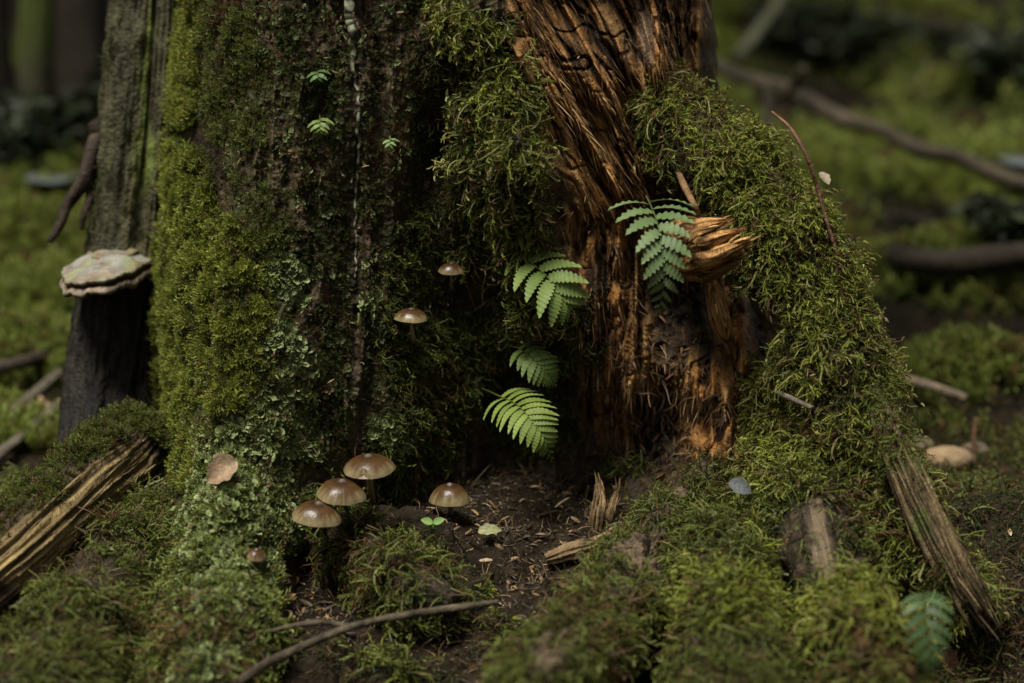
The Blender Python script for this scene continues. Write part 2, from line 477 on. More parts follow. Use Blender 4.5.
def shard(n, pos, d, nn, L, w, col):
    d = unit(d); sd = unit(np.cross(d, nn)); k = np.array([0, .35, .75, 1.0]); ww = np.array([.55, 1.0, .7, .05])
    pts = []
    for a, b in zip(k, ww):
        c0 = pos + d * (L * a)[:, None] - nn * 0.0015 + nn * (0.0012 * math.sin(a * 3))
        for s in (-1, 0, 1):
            pts.append(c0 + sd * (s * b * w)[:, None] + nn * ((1 - abs(s)) * b * w * .7)[:, None])
    V = np.stack(pts, 1)
    f = np.concatenate([[[i * 3 + j, i * 3 + j + 1, i * 3 + j + 4, i * 3 + j + 3]] for i in range(3) for j in range(2)])
    F = (f[None] + (np.arange(n) * 12)[:, None, None]).reshape(-1, 4)
    return V.reshape(-1, 3), F, np.repeat(col, 12, 0)

def ragged(G, n, lmin, lmax, wmin, wmax, lo, hi, spread=.12, liftr=.12, t0=0.0, mask=None):
    """loose fibres lying along a swept piece of wood"""
    m_ = np.ones(G.shape[:2]) if mask is None else mask
    p, nn = sample(G, m_, n, True)
    T = np.gradient(G.mean(1), axis=0); T = unit(T)
    k = np.argmin(((p[:, None] - G.mean(1)[None, ::4]) ** 2).sum(-1), 1) * 4
    d = T[np.clip(k, 0, len(T) - 1)] + nn * rng.uniform(-.02, liftr, (n, 1)) + rnd3(n) * spread
    cs = mixc(lo, hi, rng.random(n) ** 1.4)
    return shard(n, p - T[np.clip(k, 0, len(T) - 1)] * (lmin * .5), d, nn, rng.uniform(lmin, lmax, n), rng.uniform(wmin, wmax, n), cs)

def tube_parts(G, col):
    r, c_ = G.shape[:2]
    v = np.concatenate([G.reshape(-1, 3), G[0].mean(0)[None], G[-1].mean(0)[None]])
    a = np.arange(c_); b = np.roll(a, -1)
    f3 = np.concatenate([np.stack([b, a, np.full(c_, r * c_)], -1), np.stack([a + (r - 1) * c_, b + (r - 1) * c_, np.full(c_, r * c_ + 1)], -1)])
    cc_ = np.concatenate([col.reshape(-1, 3), col[0].mean(0)[None], col[-1].mean(0)[None]])
    return v, [gfaces(r, c_, wrap=True), f3], cc_

# dark flank of the tree behind on the left
FL = [(160,-700,.30,70),(158,-250,.28,55),(156,-20,.24,38),(152,60,.22,40),(145,150,.20,42),(139,230,.18,43),(127,320,.15,44),(118,400,.11,46),(113,470,.06,50),(106,560,.0,56)]
FG, th, ss = tube_grid(pxpath(FL), 420, 220, lambda TH, S, c, r: 0.010 * ridge(TH * 2.6, S * 1.2, 2, 3) * 1 + 0.008 * ridge(TH * 9, S * 7, 5, 3) + 0.004 * fbm(np.cos(TH) * 9, np.sin(TH) * 9, S * 60, 3), flat=1.0)
fpx, fpy = proj(FG)
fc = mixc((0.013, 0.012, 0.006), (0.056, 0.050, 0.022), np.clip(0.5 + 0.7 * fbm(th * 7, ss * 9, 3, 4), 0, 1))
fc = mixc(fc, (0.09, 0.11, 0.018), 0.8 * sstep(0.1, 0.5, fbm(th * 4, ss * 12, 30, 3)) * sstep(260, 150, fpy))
fc = mixc(fc, mixc((0.006, 0.005, 0.004), (0.026, 0.020, 0.013), np.clip(.4 + .9 * fbm(th * 6, ss * 14, 8, 4), 0, 1)), sstep(235, 330, fpy + 45 * fbm(th * 5, ss * 9, 4, 3)))  # lower flank: dark wet wood, plus shade below the bracket painted into the colour
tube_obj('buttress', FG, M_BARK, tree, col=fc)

# big mossy root sweeping down to the right
RP = [(652,80,.05,14),(682,128,.0,24),(722,166,-.03,38),(764,214,-.06,42),(796,270,-.08,40),(822,335,-.10,40),(846,405,-.13,38),(880,478,-.17,32),(924,552,-.21,25),(972,622,-.26,20)]
RG, th, ss = tube_grid(pxpath(RP), 460, 200, bark_disp(0.024, 0.008, 22))
rpx, rpy = proj(RG)
tube_obj('root', RG, M_BARK, tree, col=barkcol(RG, (0.02, 0.014, 0.008), (0.065, 0.045, 0.022)))
# root coming forward beneath it, with a bare grey patch
R2 = [(796,352,-.03,26),(800,416,-.09,34),(808,480,-.14,42),(822,545,-.22,44),(842,610,-.31,42),(868,690,-.44,46),(892,790,-.53,52)]
R2G, th2, ss2 = tube_grid(pxpath(R2), 320, 180, bark_disp(0.020, 0.007, 24))
r2px, r2py = proj(R2G)
bare = np.clip(1.6 * segs(r2px, r2py, [(815,505,822,545,13),(822,545,834,590,15)]), 0, 1)
gr = fbm((r2px - 0.22 * r2py) / 3.0, r2py / 60, 9, 3)
R2c = mixc(barkcol(R2G, (.008, .006, .004), (.045, .032, .018)), mixc((0.020, 0.015, 0.010), (0.135, 0.100, 0.060), np.clip(0.45 + 1.1 * gr, 0, 1)), bare)
tube_obj('root', R2G, M_WOOD, tree, col=R2c)
# split woody root end, right
R3 = [(872,390,-.16,7),(892,440,-.20,11),(916,496,-.235,13),(942,550,-.26,14),(966,590,-.275,12),(980,612,-.28,4)]
R3G, th3, ss3 = tube_grid(pxpath(R3), 240, 110, fibre_disp(0.006, 0.005, 14, 46))
v3 = fbm(np.cos(th3) * 9, np.sin(th3) * 9, ss3 * 7, 3)
R3c = mixc((0.020, 0.015, 0.009), (0.16, 0.112, 0.055), np.clip(0.5 + 0.9 * v3, 0, 1))
R3c = mixc(R3c, (0.07, 0.09, 0.02), 0.7 * sstep(0.1, 0.5, fbm(R3G[..., 0] * 40, R3G[..., 1] * 40, R3G[..., 2] * 40, 3)))
q = ragged(R3G, 420, .015, .06, .0005, .0016, (.025, .018, .011), (.19, .135, .065), spread=.10, liftr=.12)
v, f, cc_ = merge([tube_parts(R3G, R3c), q]); obj('root', v, f, M_WOOD, tree, col=cc_)
# arching foreground roots
R4 = [(712,490,-.10,34),(682,520,-.16,30),(652,556,-.21,25),(618,600,-.30,30),(578,640,-.38,31),(530,690,-.47,35),(470,790,-.56,40)]
R4G, th4, ss4 = tube_grid(pxpath(R4), 300, 150, bark_disp(0.016, 0.014, 34, 120))
r4px, r4py = proj(R4G)
R4c = barkcol(R4G, (0.008, 0.006, 0.004), (0.13, 0.092, 0.056), 110)
tube_obj('root', R4G, M_BARK, tree, col=R4c)
R5 = [(714,528,-.11,26),(712,540,-.16,44),(722,600,-.30,42),(735,690,-.44,46),(748,790,-.53,50)]
R5G, th5, ss5 = tube_grid(pxpath(R5), 260, 160, bark_disp(0.014, 0.006))
tube_obj('root', R5G, M_BARK, tree, col=barkcol(R5G))
R6 = [(632,486,.0,18),(646,512,-.05,26),(664,540,-.10,32),(690,576,-.16,30)]
R6G, th6, ss6 = tube_grid(pxpath(R6), 160, 130, bark_disp(0.012, 0.006))
tube_obj('root', R6G, M_BARK, tree, col=barkcol(R6G, (.008, .006, .004), (.05, .035, .02)))

R7 = [(326,512,-.12,22),(352,540,-.17,26),(386,570,-.22,26),(424,592,-.26,22),(452,606,-.28,10)]
R7G, th7, ss7 = tube_grid(pxpath(R7), 160, 110, bark_disp(0.012, 0.007, 26))
tube_obj('root', R7G, M_BARK, tree, col=barkcol(R7G))
R8 = [(160,500,-.02,30),(128,560,-.16,42),(88,615,-.28,44),(50,690,-.42,52),(10,790,-.52,56)]
R8G, th8, ss8 = tube_grid(pxpath(R8), 220, 150, bark_disp(0.020, 0.007, 22))
tube_obj('root', R8G, M_BARK, tree, col=barkcol(R8G))

# torn chunks of orange heartwood
def chunk(path, a1=0.006, a2=0.004, lo=(0.035, 0.017, 0.008), hi=(0.40, 0.20, 0.070), n1=10, nr=150, nc=110, tear=0.0, raw=None):
    fd = fibre_disp(a1, a2, n1, n1 * 3)
    def dsp(TH, S, c, r):
        d = fd(TH, S, c, r)
        return d + 0.42 * r[:, None] * fbm(np.cos(TH) * 1.6, np.sin(TH) * 1.6, S * 40 + c[0, 2] * 50, 4)
    G, TH, S = tube_grid(pxpath(path) if raw is None else raw, nr, nc, dsp)
    if tear:                     # ragged end: fibres end at different lengths
        T = (G[-1].mean(0) - G[-12].mean(0)); T /= np.linalg.norm(T)
        w = sstep(0.55, 1.0, np.linspace(0, 1, nr))[:, None] * (0.5 + 0.9 * vn(TH * 5, 3.0, path[0][0])) * tear
        G = G + w[..., None] * T
    v = fbm(np.cos(TH) * 8 + path[0][0], np.sin(TH) * 8, S * 9, 4) + 0.3 * ridge(TH * 4, S * 8, 3, 2)
    c_ = mixc(lo, hi, np.clip(0.45 + 0.7 * v, 0, 1))
    c_ = mixc(c_, (0.02, 0.012, 0.007), 0.85 * sstep(0.05, 0.45, fbm(TH * 2.5, S * 45, 17, 4)))
    return G, c_
for pth, tr in [
    ([(668,262,-.02,22),(690,254,-.075,26),(714,246,-.115,28),(742,234,-.15,24)], 0.016),
    ([(664,236,.0,8),(690,228,-.06,9),(712,226,-.09,7)], 0.01),
    ([(708,268,-.03,5),(714,296,-.05,7),(722,325,-.06,8),(734,352,-.055,4)], 0.006),
    ([(733,434,-.085,3),(741,458,-.11,4),(747,478,-.12,1.5)], 0.0),
    ([(770,220,.02,6),(790,250,-.02,8),(806,272,-.02,5)], 0.004),
]:
    big = pth[1][3] > 9
    pa = np.array(pth, float); K = 9 if big else (4 if pth[1][3] > 5 else 2)
    prts = []
    for q_ in range(K):
        r0 = pa[:, 3].max()
        ax_ = np.diff(pa[[0, -1], :2], axis=0)[0]; ax_ /= np.hypot(*ax_); sd_ = np.array([-ax_[1], ax_[0]])
        of = (q_ + .5) / K * 2 - 1; off2 = of * r0 * .8; dep = rng.uniform(-.5, .5) * r0 * .0011 - (1 - of * of) * r0 * .0007
        t0_, t1_ = rng.uniform(0, .25), rng.uniform(.72, 1.08)
        qq = catmull(pa, 60); a0, a1 = int(t0_ * 59), min(59, int(t1_ * 59))
        sub = qq[np.linspace(a0, a1, 6).astype(int)].copy()
        env = sub[:, 3] / r0
        sub[:, :2] += sd_ * (off2 * env)[:, None] + rng.normal(0, .6, (6, 2)); sub[:, 2] += dep
        if t1_ > 1: sub[-1, :2] += ax_ * r0 * (t1_ - 1) * 4
        sub[:, 3] = np.maximum(r0 * (2.1 / K + .10) * np.array([.5, .9, 1.1, 1.0, .75, .12]) * rng.uniform(.7, 1.25), .8) * np.maximum(env, .5)
        hv = rng.uniform(.45, 1.1)
        G, c_ = chunk([tuple(v_) for v_ in sub], tear=tr * .5, a1=.0009, a2=.0008, nr=90 if big else 50, nc=36, n1=6, lo=(.06, .03, .012), hi=(.62 * hv, .33 * hv, .115 * hv))
        prts.append(tube_parts(G, c_))
        L_ = np.linalg.norm(np.diff(G.mean(1), axis=0), axis=1).sum()
        prts.append(ragged(G, 26 if big else 12, L_ * .08, L_ * .3, .0006, .0022, (.08, .042, .017), (.60, .34, .125), spread=.14, liftr=.22))
    v, f, cc_ = merge(prts)
    obj('torn_wood', v, f, M_WOOD, tree, col=cc_)

# pale lichen streak running down the bark
def on_trunk(px, py, lift=0.0):
    px = np.asarray(px, float); py = np.asarray(py, float)
    return trunk_y(px, py) - trunk_disp(px, py)[0] - lift
spx = np.array([349,351,353,354,356,357,358,358,357,357.5,357]); spy = np.array([-30,0,30,60,75,100,130,160,200,240,275])
spx = spx + 0.0; sr = np.array([4.6,4.6,4.2,3.4,1.5,1.2,1.9,1.1,1.2,1.0,0.5])
spy2 = np.linspace(-30, 278, 60); sr = np.interp(spy2, spy, sr); spx = np.interp(spy2, spy, spx) + 4.5 * fbm(spy2 / 16, 0 * spy2, 3.1, 3); spy = spy2
sp = np.column_stack([P(spx, spy, on_trunk(spx, spy, 0.0)), sr * pxs(-0.07)])
SG, th, ss = tube_grid(sp, 500, 14, lambda TH, S, c, r: r[:, None] * (.9 * fbm(np.cos(TH) * 1.6, np.sin(TH) * 1.6, S * 70, 4)), flat=1.0)
# hug the relief
qx, qy = proj(SG.mean(1)); SG[..., 1] += (on_trunk(qx, qy) - .002 - SG[..., 1].mean(1))[:, None]
SG[..., 1] = SG[..., 1].mean(1)[:, None] + 0.45 * (SG[..., 1] - SG[..., 1].mean(1)[:, None])
scol = mixc((0.03, 0.032, 0.018), (0.27, 0.28, 0.17), np.clip(0.5 + 0.9 * fbm(SG[..., 0] * 200, SG[..., 1] * 200, SG[..., 2] * 90, 3), 0, 1))
tube_obj('lichen_streak', SG, M_LICH, tree, col=scol)

# ------------------------------------------------------------------ moss shoot templates (unit length along +Z, bend to +X)
def tmpl_feather(seed, nseg=6, nleaf=15, lw=0.17, bend=0.45, wid=0.030):
    r = np.random.default_rng(seed)
    s = np.linspace(0, 1, nseg + 1)
    w1, w2, ph = r.uniform(-.12, .12), r.uniform(-.10, .10), r.uniform(0, 6)
    ax = np.stack([bend * s ** 1.8 + w1 * np.sin(3 * s * 2 + ph) * s, w2 * np.sin(4 * s + ph) * s * 1.6, s * (1 - 0.28 * s * s)], -1)
    w = wid * (1 - 0.7 * s)
    side = np.array([0, 1.0, 0])
    V = [np.concatenate([ax - w[:, None] * side, ax + w[:, None] * side])]
    n = nseg + 1
    F = [np.stack([[i, i + 1, n + i + 1], [i, n + i + 1, n + i]]) for i in range(nseg)]
    C = [np.concatenate([s, s])]
    off = 2 * n
    for k in range(nleaf):
        sk = 0.12 + 0.88 * (k + r.uniform(0, .7)) / nleaf
        b = np.array([np.interp(sk, s, ax[:, q]) for q in range(3)])
        tng = np.array([np.interp(min(sk + .05, 1), s, ax[:, q]) - np.interp(sk - .05, s, ax[:, q]) for q in range(3)]); tng /= np.linalg.norm(tng)
        az = (k % 2) * math.pi + r.uniform(-1.0, 1.0) + math.pi / 2
        o1 = np.array([math.cos(az), math.sin(az), 0.0])
        L = lw * (1 - 0.55 * sk) * r.uniform(.7, 1.25)
        tip = b + L * (0.85 * o1 + 0.65 * tng)
        mid = b + L * 0.45 * (0.8 * o1 + 0.45 * tng)
        sd = np.cross(o1, tng); sd /= np.linalg.norm(sd) + 1e-9
        q = L * 0.20
        V.append(np.stack([b, mid - q * sd, tip, mid + q * sd])); F.append(np.array([[off, off + 1, off + 2], [off, off + 2, off + 3]]))
        C.append(np.array([sk - .05, sk, min(1, sk + .1), sk])); off += 4
    return np.concatenate(V), np.concatenate(F), np.concatenate(C)

def tmpl_curl(seed, nseg=7, nbr=7, wid=0.042, bend=0.55, bl=0.34):
    """creeping forked moss strand: a wandering axis with short curled side branches"""
    r = np.random.default_rng(seed); V, F, C = [], [], []; off = 0
    def ribbon(pts, w0, w1, s0, s1, sd):
        nonlocal off
        n = len(pts); w = np.linspace(w0, w1, n)[:, None]
        V.append(np.concatenate([pts - w * sd, pts + w * sd]))
        F.append(np.concatenate([[[off + i, off + i + 1, off + n + i + 1], [off + i, off + n + i + 1, off + n + i]] for i in range(n - 1)]))
        C.append(np.tile(np.linspace(s0, s1, n), 2)); off += 2 * n
    s = np.linspace(0, 1, nseg + 1)
    p1, p2 = r.uniform(0, 6, 2); a1, a2 = r.uniform(.07, .16, 2)
    ax = np.stack([bend * s ** 1.6 + a1 * (np.sin(5 * s + p1) - np.sin(p1)) * s ** .5, a2 * (np.sin(4.4 * s + p2) - np.sin(p2)), s * (1 - .35 * s * s)], -1)
    ribbon(ax, wid, wid * .35, 0, 1, unit(np.array([r.uniform(-.4, .4), 1, r.uniform(-.4, .4)])))
    for k in range(nbr):
        sk = .15 + .8 * (k + r.uniform(0, .5)) / nbr
        b = np.array([np.interp(sk, s, ax[:, q]) for q in range(3)]); b2 = np.array([np.interp(min(sk + .1, 1), s, ax[:, q]) for q in range(3)])
        tg = unit(b2 - b + 1e-6); az = (k % 2) * math.pi + math.pi / 2 + r.uniform(-.9, .9)
        o1 = np.array([math.cos(az), math.sin(az), r.uniform(-.3, .3)]); L = bl * (1 - .5 * sk) * r.uniform(.6, 1.25)
        q1 = b + L * .5 * (.8 * o1 + .5 * tg); q2 = q1 + L * .5 * unit(.6 * o1 + .7 * tg + np.array([.35, 0, -.25]))
        ribbon(np.stack([b, q1, q2]), wid * .95, wid * .3, sk, min(1, sk + .25), unit(np.cross(o1, tg) + .25 * o1))
    return np.concatenate(V), np.concatenate(F), np.concatenate(C)

def tmpl_tuft(seed, nleaf=13):
    """short leafy star shoot"""
    r = np.random.default_rng(seed); V, F, C = [], [], []; off = 0
    for k in range(nleaf):
        z = 0.05 + 0.75 * k / nleaf
        az = k * 2.4 + r.uniform(-.4, .4); el = 0.25 + 0.9 * k / nleaf
        o1 = np.array([math.cos(az) * math.cos(el), math.sin(az) * math.cos(el), math.sin(el)])
        b = np.array([0.12 * z * z, 0, z]); L = r.uniform(.40, .62) * (1 - 0.3 * k / nleaf)
        sd = np.cross(o1, [0, 0, 1.0]); sd /= np.linalg.norm(sd) + 1e-9
        m_ = b + 0.5 * L * o1 + np.array([0, 0, .04]); q = 0.13 * L
        tip = b + L * o1 + np.array([0, 0, -0.06])
        V.append(np.stack([b, m_ - q * sd, tip, m_ + q * sd])); F.append(np.array([[off, off + 1, off + 2], [off, off + 2, off + 3]]))
        C.append(np.array([z, z + .1, z + .2, z + .1]).clip(0, 1)); off += 4
    return np.concatenate(V), np.concatenate(F), np.concatenate(C)

def tmpl_lobe(seed):
    """rosette of rounded, curled, overlapping lichen lobes lying along the surface (Z = surface normal)"""
    r = np.random.default_rng(seed); V, F, C = [], [], []; off = 0
    for k in range(6):
        az = k * 1.05 + r.uniform(-.5, .5); L = r.uniform(.55, 1.0); up = r.uniform(.1, .75)
        o1 = np.array([math.cos(az), math.sin(az), 0]); sd = np.array([-o1[1], o1[0], 0]); Z = np.array([0, 0, 1.0])
        wv = r.uniform(.32, .5)
        prof = [(0, .12, 0), (.4, .8, .25 * up), (.75, 1.0, .5 * up), (.97, .55, .75 * up)]
        rowv = []
        for (d, w, z) in prof:
            for s_ in (-1, 0, 1):
                rowv.append(o1 * d * L + sd * s_ * w * wv * L + Z * (z * L + (0.16 * abs(s_) * L * r.uniform(.2, 1)) + 0.04 * k))
        rowv.append(o1 * 1.08 * L + Z * (0.8 * up * L + .04 * k) )
        V.append(np.array(rowv))
        f = []
        for a in range(3):
            for b in range(2):
                i = off + a * 3 + b; f += [[i, i + 1, i + 4], [i, i + 4, i + 3]]
        f += [[off + 9, off + 10, off + 12], [off + 10, off + 11, off + 12]]
        F.append(np.array(f)); C.append(np.repeat([.2, .6, .85, 1.0, 1.0], [3, 3, 3, 3, 1])); off += 13
    return np.concatenate(V), np.concatenate(F), np.concatenate(C)

def stack_t(fn, n, **k):
    T = [fn(100 + i, **k) for i in range(n)]
    return np.stack([t_[0] for t_ in T]), T[0][1], np.stack([t_[2] for t_ in T])
T_FEA = stack_t(tmpl_feather, 14, nleaf=13, lw=.22, bend=.6, wid=.035)
T_FEA2 = stack_t(tmpl_curl, 12, nbr=5, wid=0.032, bl=.30)
T_CUR = stack_t(tmpl_curl, 16)
T_TUF = stack_t(tmpl_tuft, 10)
T_LOB = stack_t(tmpl_lobe, 10)
T_HAIR = stack_t(tmpl_feather, 10, nleaf=2, lw=0.05, bend=0.5, wid=0.02, nseg=5)


def plant(T, pos, d, bend, length, col, tip=None):
    """merge one template copy per position -> verts, faces, colours"""
    V, F, C = T
    n = len(pos); k = V.shape[1]
    z = unit(d); x = unit(bend - (bend * z).sum(-1, keepdims=True) * z); y = np.cross(z, x)
    vi = rng.integers(0, len(V), n)
    t_ = V[vi]
    L = np.asarray(length)[:, None, None]
    vv = pos[:, None] + L * (t_[..., 0:1] * x[:, None] + t_[..., 1:2] * y[:, None] + t_[..., 2:3] * z[:, None])
    ff = (F[None] + (np.arange(n) * k)[:, None, None]).reshape(-1, 3)
    cc_ = np.broadcast_to(col[:, None], vv.shape)
    if tip is not None:
        cc_ = cc_ + (tip[:, None] - col[:, None]) * (C[vi] ** 1.5)[..., None]
    return vv.reshape(-1, 3), ff, cc_.reshape(-1, 3)

DOWN = np.array([0, 0, -1.0])
def rnd3(n): return unit(rng.normal(size=(n, 3)))

PAL = {
 'bright': ((0.050, 0.060, 0.009), (0.140, 0.160, 0.019), (0.27, 0.285, 0.050)),
 'mid':    ((0.032, 0.040, 0.009), (0.084, 0.098, 0.017), (0.145, 0.160, 0.034)),
 'dark':   ((0.016, 0.022, 0.007), (0.042, 0.052, 0.014), (0.070, 0.083, 0.024)),
 'gold':   ((0.055, 0.050, 0.015), (0.145, 0.138, 0.032), (0.27, 0.255, 0.085)),
 'lich':   ((0.045, 0.060, 0.021), (0.105, 0.132, 0.042), (0.235, 0.27, 0.105)),
 'lime':   ((0.048, 0.062, 0.011), (0.118, 0.146, 0.023), (0.215, 0.24, 0.058)),
}
def moss_cols(pos, pal, dead=0.08, k=45):
    a, b, c_ = (np.array(q) for q in PAL[pal])
    n = len(pos)
    t_ = np.clip(0.5 + 0.55 * fbm(pos[:, 0] * k, pos[:, 1] * k, pos[:, 2] * k, 3) + rng.normal(0, .16, n), 0, 1)
    base = mixc(a, b, t_); tip = mixc(b, c_, np.clip(t_ + rng.normal(0, .2, n), 0, 1))
    dd = rng.random(n) < dead + .45 * sstep(.12, .5, fbm(pos[:, 0] * 13 + 5, pos[:, 1] * 13, pos[:, 2] * 13, 3)) * (dead > .04)
    br = np.array([0.075, 0.045, 0.018])
    base[dd] = br * 0.7; tip[dd] = br * rng.uniform(.8, 2.2, dd.sum())[:, None]
    return base, tip

def moss_on(G, mask, dens, T, L, pal, wrap=False, toward=None, out=1.0, drop=0.5, rand=0.6, dead=0.08, clump=0.5, lift=0.0, ck=38):
    """dens = shoots per cm2 at mask 1"""
    n = area(G, mask, wrap) * 1e4 * dens
    if n < 5: return None
    p, nn = sample(G, mask, n, wrap, toward)
    cl = fbm(p[:, 0] * ck, p[:, 1] * ck, p[:, 2] * ck, 3)
    keep = rng.random(len(p)) < np.clip(1 - clump + clump * 2.2 * (cl + 0.35), 0.05, 1)
    p, nn, cl = p[keep], nn[keep], cl[keep]; n = len(p)
    d = nn * out + DOWN * drop * rng.uniform(.3, 1.2, (n, 1)) + rnd3(n) * rand
    d = d + nn * np.maximum(0.15 - (unit(d) * nn).sum(-1, keepdims=True), 0) * 1.2
    bend = DOWN * 0.8 + rnd3(n) * 0.9
    ln = L * rng.uniform(.55, 1.35, n) * (1 + 0.5 * cl)
    b_, t_ = moss_cols(p, pal, dead)
    p = p + nn * (lift + 0.010 * np.clip(cl, -.1, 1))[:, None] * (L / 0.015)
    return plant(T, p, d, bend, ln, b_, t_)

def moss_obj(parts, label, m=M_MOSS, name='moss', cat='moss'):
    parts = [q for q in parts if q is not None]
    v, f, c_ = merge(parts)
    o = obj(name, v, f, m, col=c_, smooth=False)
    tag(o, label, cat, kind='stuff')
    return o

# --- trunk moss
TF = TG                       # front sheet of the trunk
vis = (TPY > -40).astype(float)
nz1 = 0.5 + 0.8 * fbm(TPX / 22, TPY / 34, 51, 4)
def mk(lst, lo=0.15, hi=0.75): return sstep(lo, hi, segs(TPX, TPY, lst) * (0.45 + 0.85 * nz1)) * vis
left_m = mk([(190,-40,185,110,22),(168,150,165,300,26),(185,170,205,260,36),(225,250,235,380,44),(185,320,185,470,26),(160,260,158,420,16)])
left_m2 = mk([(235,-20,225,160,40),(262,60,252,140,18),(215,380,190,470,34),(265,200,255,330,30)], .3, 1.0)
p0 = moss_on(TF, left_m, 22, T_TUF, 0.008, 'dark', toward=(0, -1, 0), out=1.0, drop=0.2, rand=0.6, clump=0.3)
p1 = moss_on(TF, left_m, 25, T_TUF, 0.0115, 'bright', toward=(0, -1, 0), out=1.0, drop=0.3, rand=0.6, clump=0.85, ck=60, lift=.002, dead=.035)
p2 = moss_on(TF, left_m2, 11, T_TUF, 0.0095, 'mid', toward=(0, -1, 0), out=1.0, drop=0.2, rand=0.6, clump=0.75)
fm_ = sstep(.1, .5, fbm(FG[..., 0] * 25, FG[..., 1] * 25, FG[..., 2] * 10, 3)) * (fpy < 240) * (fpy > -40)
p3 = moss_on(FG, fm_, 7, T_TUF, 0.007, 'dark', wrap=True, rand=.7, clump=.8)
low_m = mk([(110,560,80,640,40),(150,500,120,560,34),(200,660,120,660,40),(170,560,180,640,40),(240,600,250,660,40)], .1, .7)
p4 = moss_on(TF, low_m, 8, T_CUR, 0.020, 'lime', toward=(0, -1, 0), out=.9, drop=.3, rand=.8, clump=.7)
p5 = moss_on(TF, low_m, 12, T_FEA, 0.012, 'dark', toward=(0, -1, 0), out=.9, drop=.3, rand=.8, clump=.3)
moss_obj([p0, p1, p2, p3, p4, p5], 'short yellow green moss coating the left face of the trunk')

dark_m = (np.abs(TPX - 355) > 8) * mk([(300,-20,330,200,75),(330,200,340,400,80),(415,0,425,210,22)], .25, 1.1)
p0 = moss_on(TF, vis * (TPX > 235) * (TPX < 450) * (TPY < 470) * (np.abs(TPX - 355) > 8), 1.6, T_FEA2, 0.007, 'mid', toward=(0, -1, 0), rand=1.0, clump=0.8, dead=.4)
p1 = moss_on(TF, dark_m, 3.5, T_TUF, 0.0065, 'dark', toward=(0, -1, 0), rand=0.8, clump=0.85)
p2 = moss_on(TF, dark_m, 3.0, T_LOB, 0.0045, 'dark', toward=(0, -1, 0), rand=0.5, clump=0.8)
p3 = moss_on(TF, vis * (TPX > 225) * (TPX < 470) * (TPY < 470) * (np.abs(TPX - 355) > 6), 2.6, T_LOB, 0.0032, 'lich', toward=(0, -1, 0), rand=1.0, clump=0.85, dead=.3, ck=60)
p4 = moss_on(TF, vis * (TPX > 225) * (TPX < 450) * (TPY < 470) * (np.abs(TPX - 355) > 8), 2.2, T_TUF, 0.0055, 'mid', toward=(0, -1, 0), rand=.9, clump=0.9, dead=.3, ck=55)
moss_obj([p0, p1, p2, p3, p4], 'sparse dark moss specks on the wet bark below the pale streak')

lich_m = mk([(170,540,150,650,44),(215,440,205,640,48),(200,640,190,720,50),(255,470,240,660,44),(285,380,300,440,26),(230,420,280,520,44),(180,600,240,690,60),(250,680,330,640,10)], .2, .7)
lich_s = mk([(275,262,298,280,16),(262,272,300,300,12),(280,335,298,365,20),(382,425,405,440,20),(255,340,255,420,20),(372,300,376,330,10)], .2, .7)
lich_b = lich_m * sstep(150, 200, TPX)
p1 = moss_on(TF, lich_b, 15, T_LOB, 0.0085, 'lich', toward=(0, -1, 0), out=1, drop=-0.1, rand=0.6, clump=0.7, dead=.03)
p2 = moss_on(TF, np.maximum(lich_m, .6 * left_m), 13, T_TUF, 0.009, 'lime', toward=(0, -1, 0), out=1, drop=0.1, rand=0.5, clump=0.5)
p3 = moss_on(TF, lich_s, 20, T_LOB, 0.0075, 'lich', toward=(0, -1, 0), out=1, drop=-0.1, rand=0.4, clump=0.45, dead=.02)
LATE_LICH = [p1, p2, p3]

cen_m = mk([(420,240,395,300,44),(400,300,430,420,48),(400,420,400,470,40),(450,330,440,440,30),(480,330,520,430,40),(545,330,560,430,34),(470,200,465,260,24)], .2, .85)
p1 = moss_on(TF, cen_m, 8, T_CUR, 0.017, 'mid', toward=(0, -1, 0), out=0.8, drop=0.5, rand=0.8, clump=0.75)
p2 = moss_on(TF, cen_m, 9, T_TUF, 0.008, 'dark', toward=(0, -1, 0), rand=0.7, clump=0.7)
moss_obj([p1, p2], 'dim green moss around the two small mushrooms on the middle of the trunk')

rid_m = mk([(450,15,488,26,26),(480,40,518,105,22),(500,110,528,190,30),(500,180,530,250,36),(520,250,548,330,30),(475,100,492,200,28)], .2, .8)
rid_d = mk([(440,40,430,250,24),(470,60,470,200,30),(500,260,520,330,34),(575,300,585,350,20)], .2, .9)
rid_b = mk([(440,10,485,18,20),(475,36,512,66,17),(500,95,528,160,22),(510,215,532,240,22)], .2, .8)
p0 = moss_on(TF, np.maximum(rid_m, rid_d), 10, T_FEA, 0.011, 'dark', toward=(0, -1, 0), out=0.9, drop=0.5, rand=0.9, clump=0.4, dead=.25)
p1 = moss_on(TF, rid_m, 8, T_CUR, 0.022, 'mid', toward=(0, -1, 0), out=0.75, drop=0.7, rand=0.8, clump=0.8, dead=.12, lift=.003)
p2 = moss_on(TF, rid_b, 8, T_CUR, 0.022, 'bright', toward=(0, -1, 0), out=0.9, drop=0.5, rand=0.8, clump=0.6, lift=0.006)
p3 = moss_on(TF, rid_d, 9, T_FEA2, 0.015, 'dark', toward=(0, -1, 0), out=0.9, drop=0.5, rand=0.9, clump=0.7, dead=.2)
p4 = moss_on(TF, rid_m, 3, T_FEA2, 0.026, 'gold', toward=(0, -1, 0), out=0.9, drop=0.6, rand=1.0, clump=0.8, dead=.3, lift=.004)
moss_obj([p0, p1, p2, p3, p4], 'shaggy green moss on the upright ridge beside the rotten heartwood')

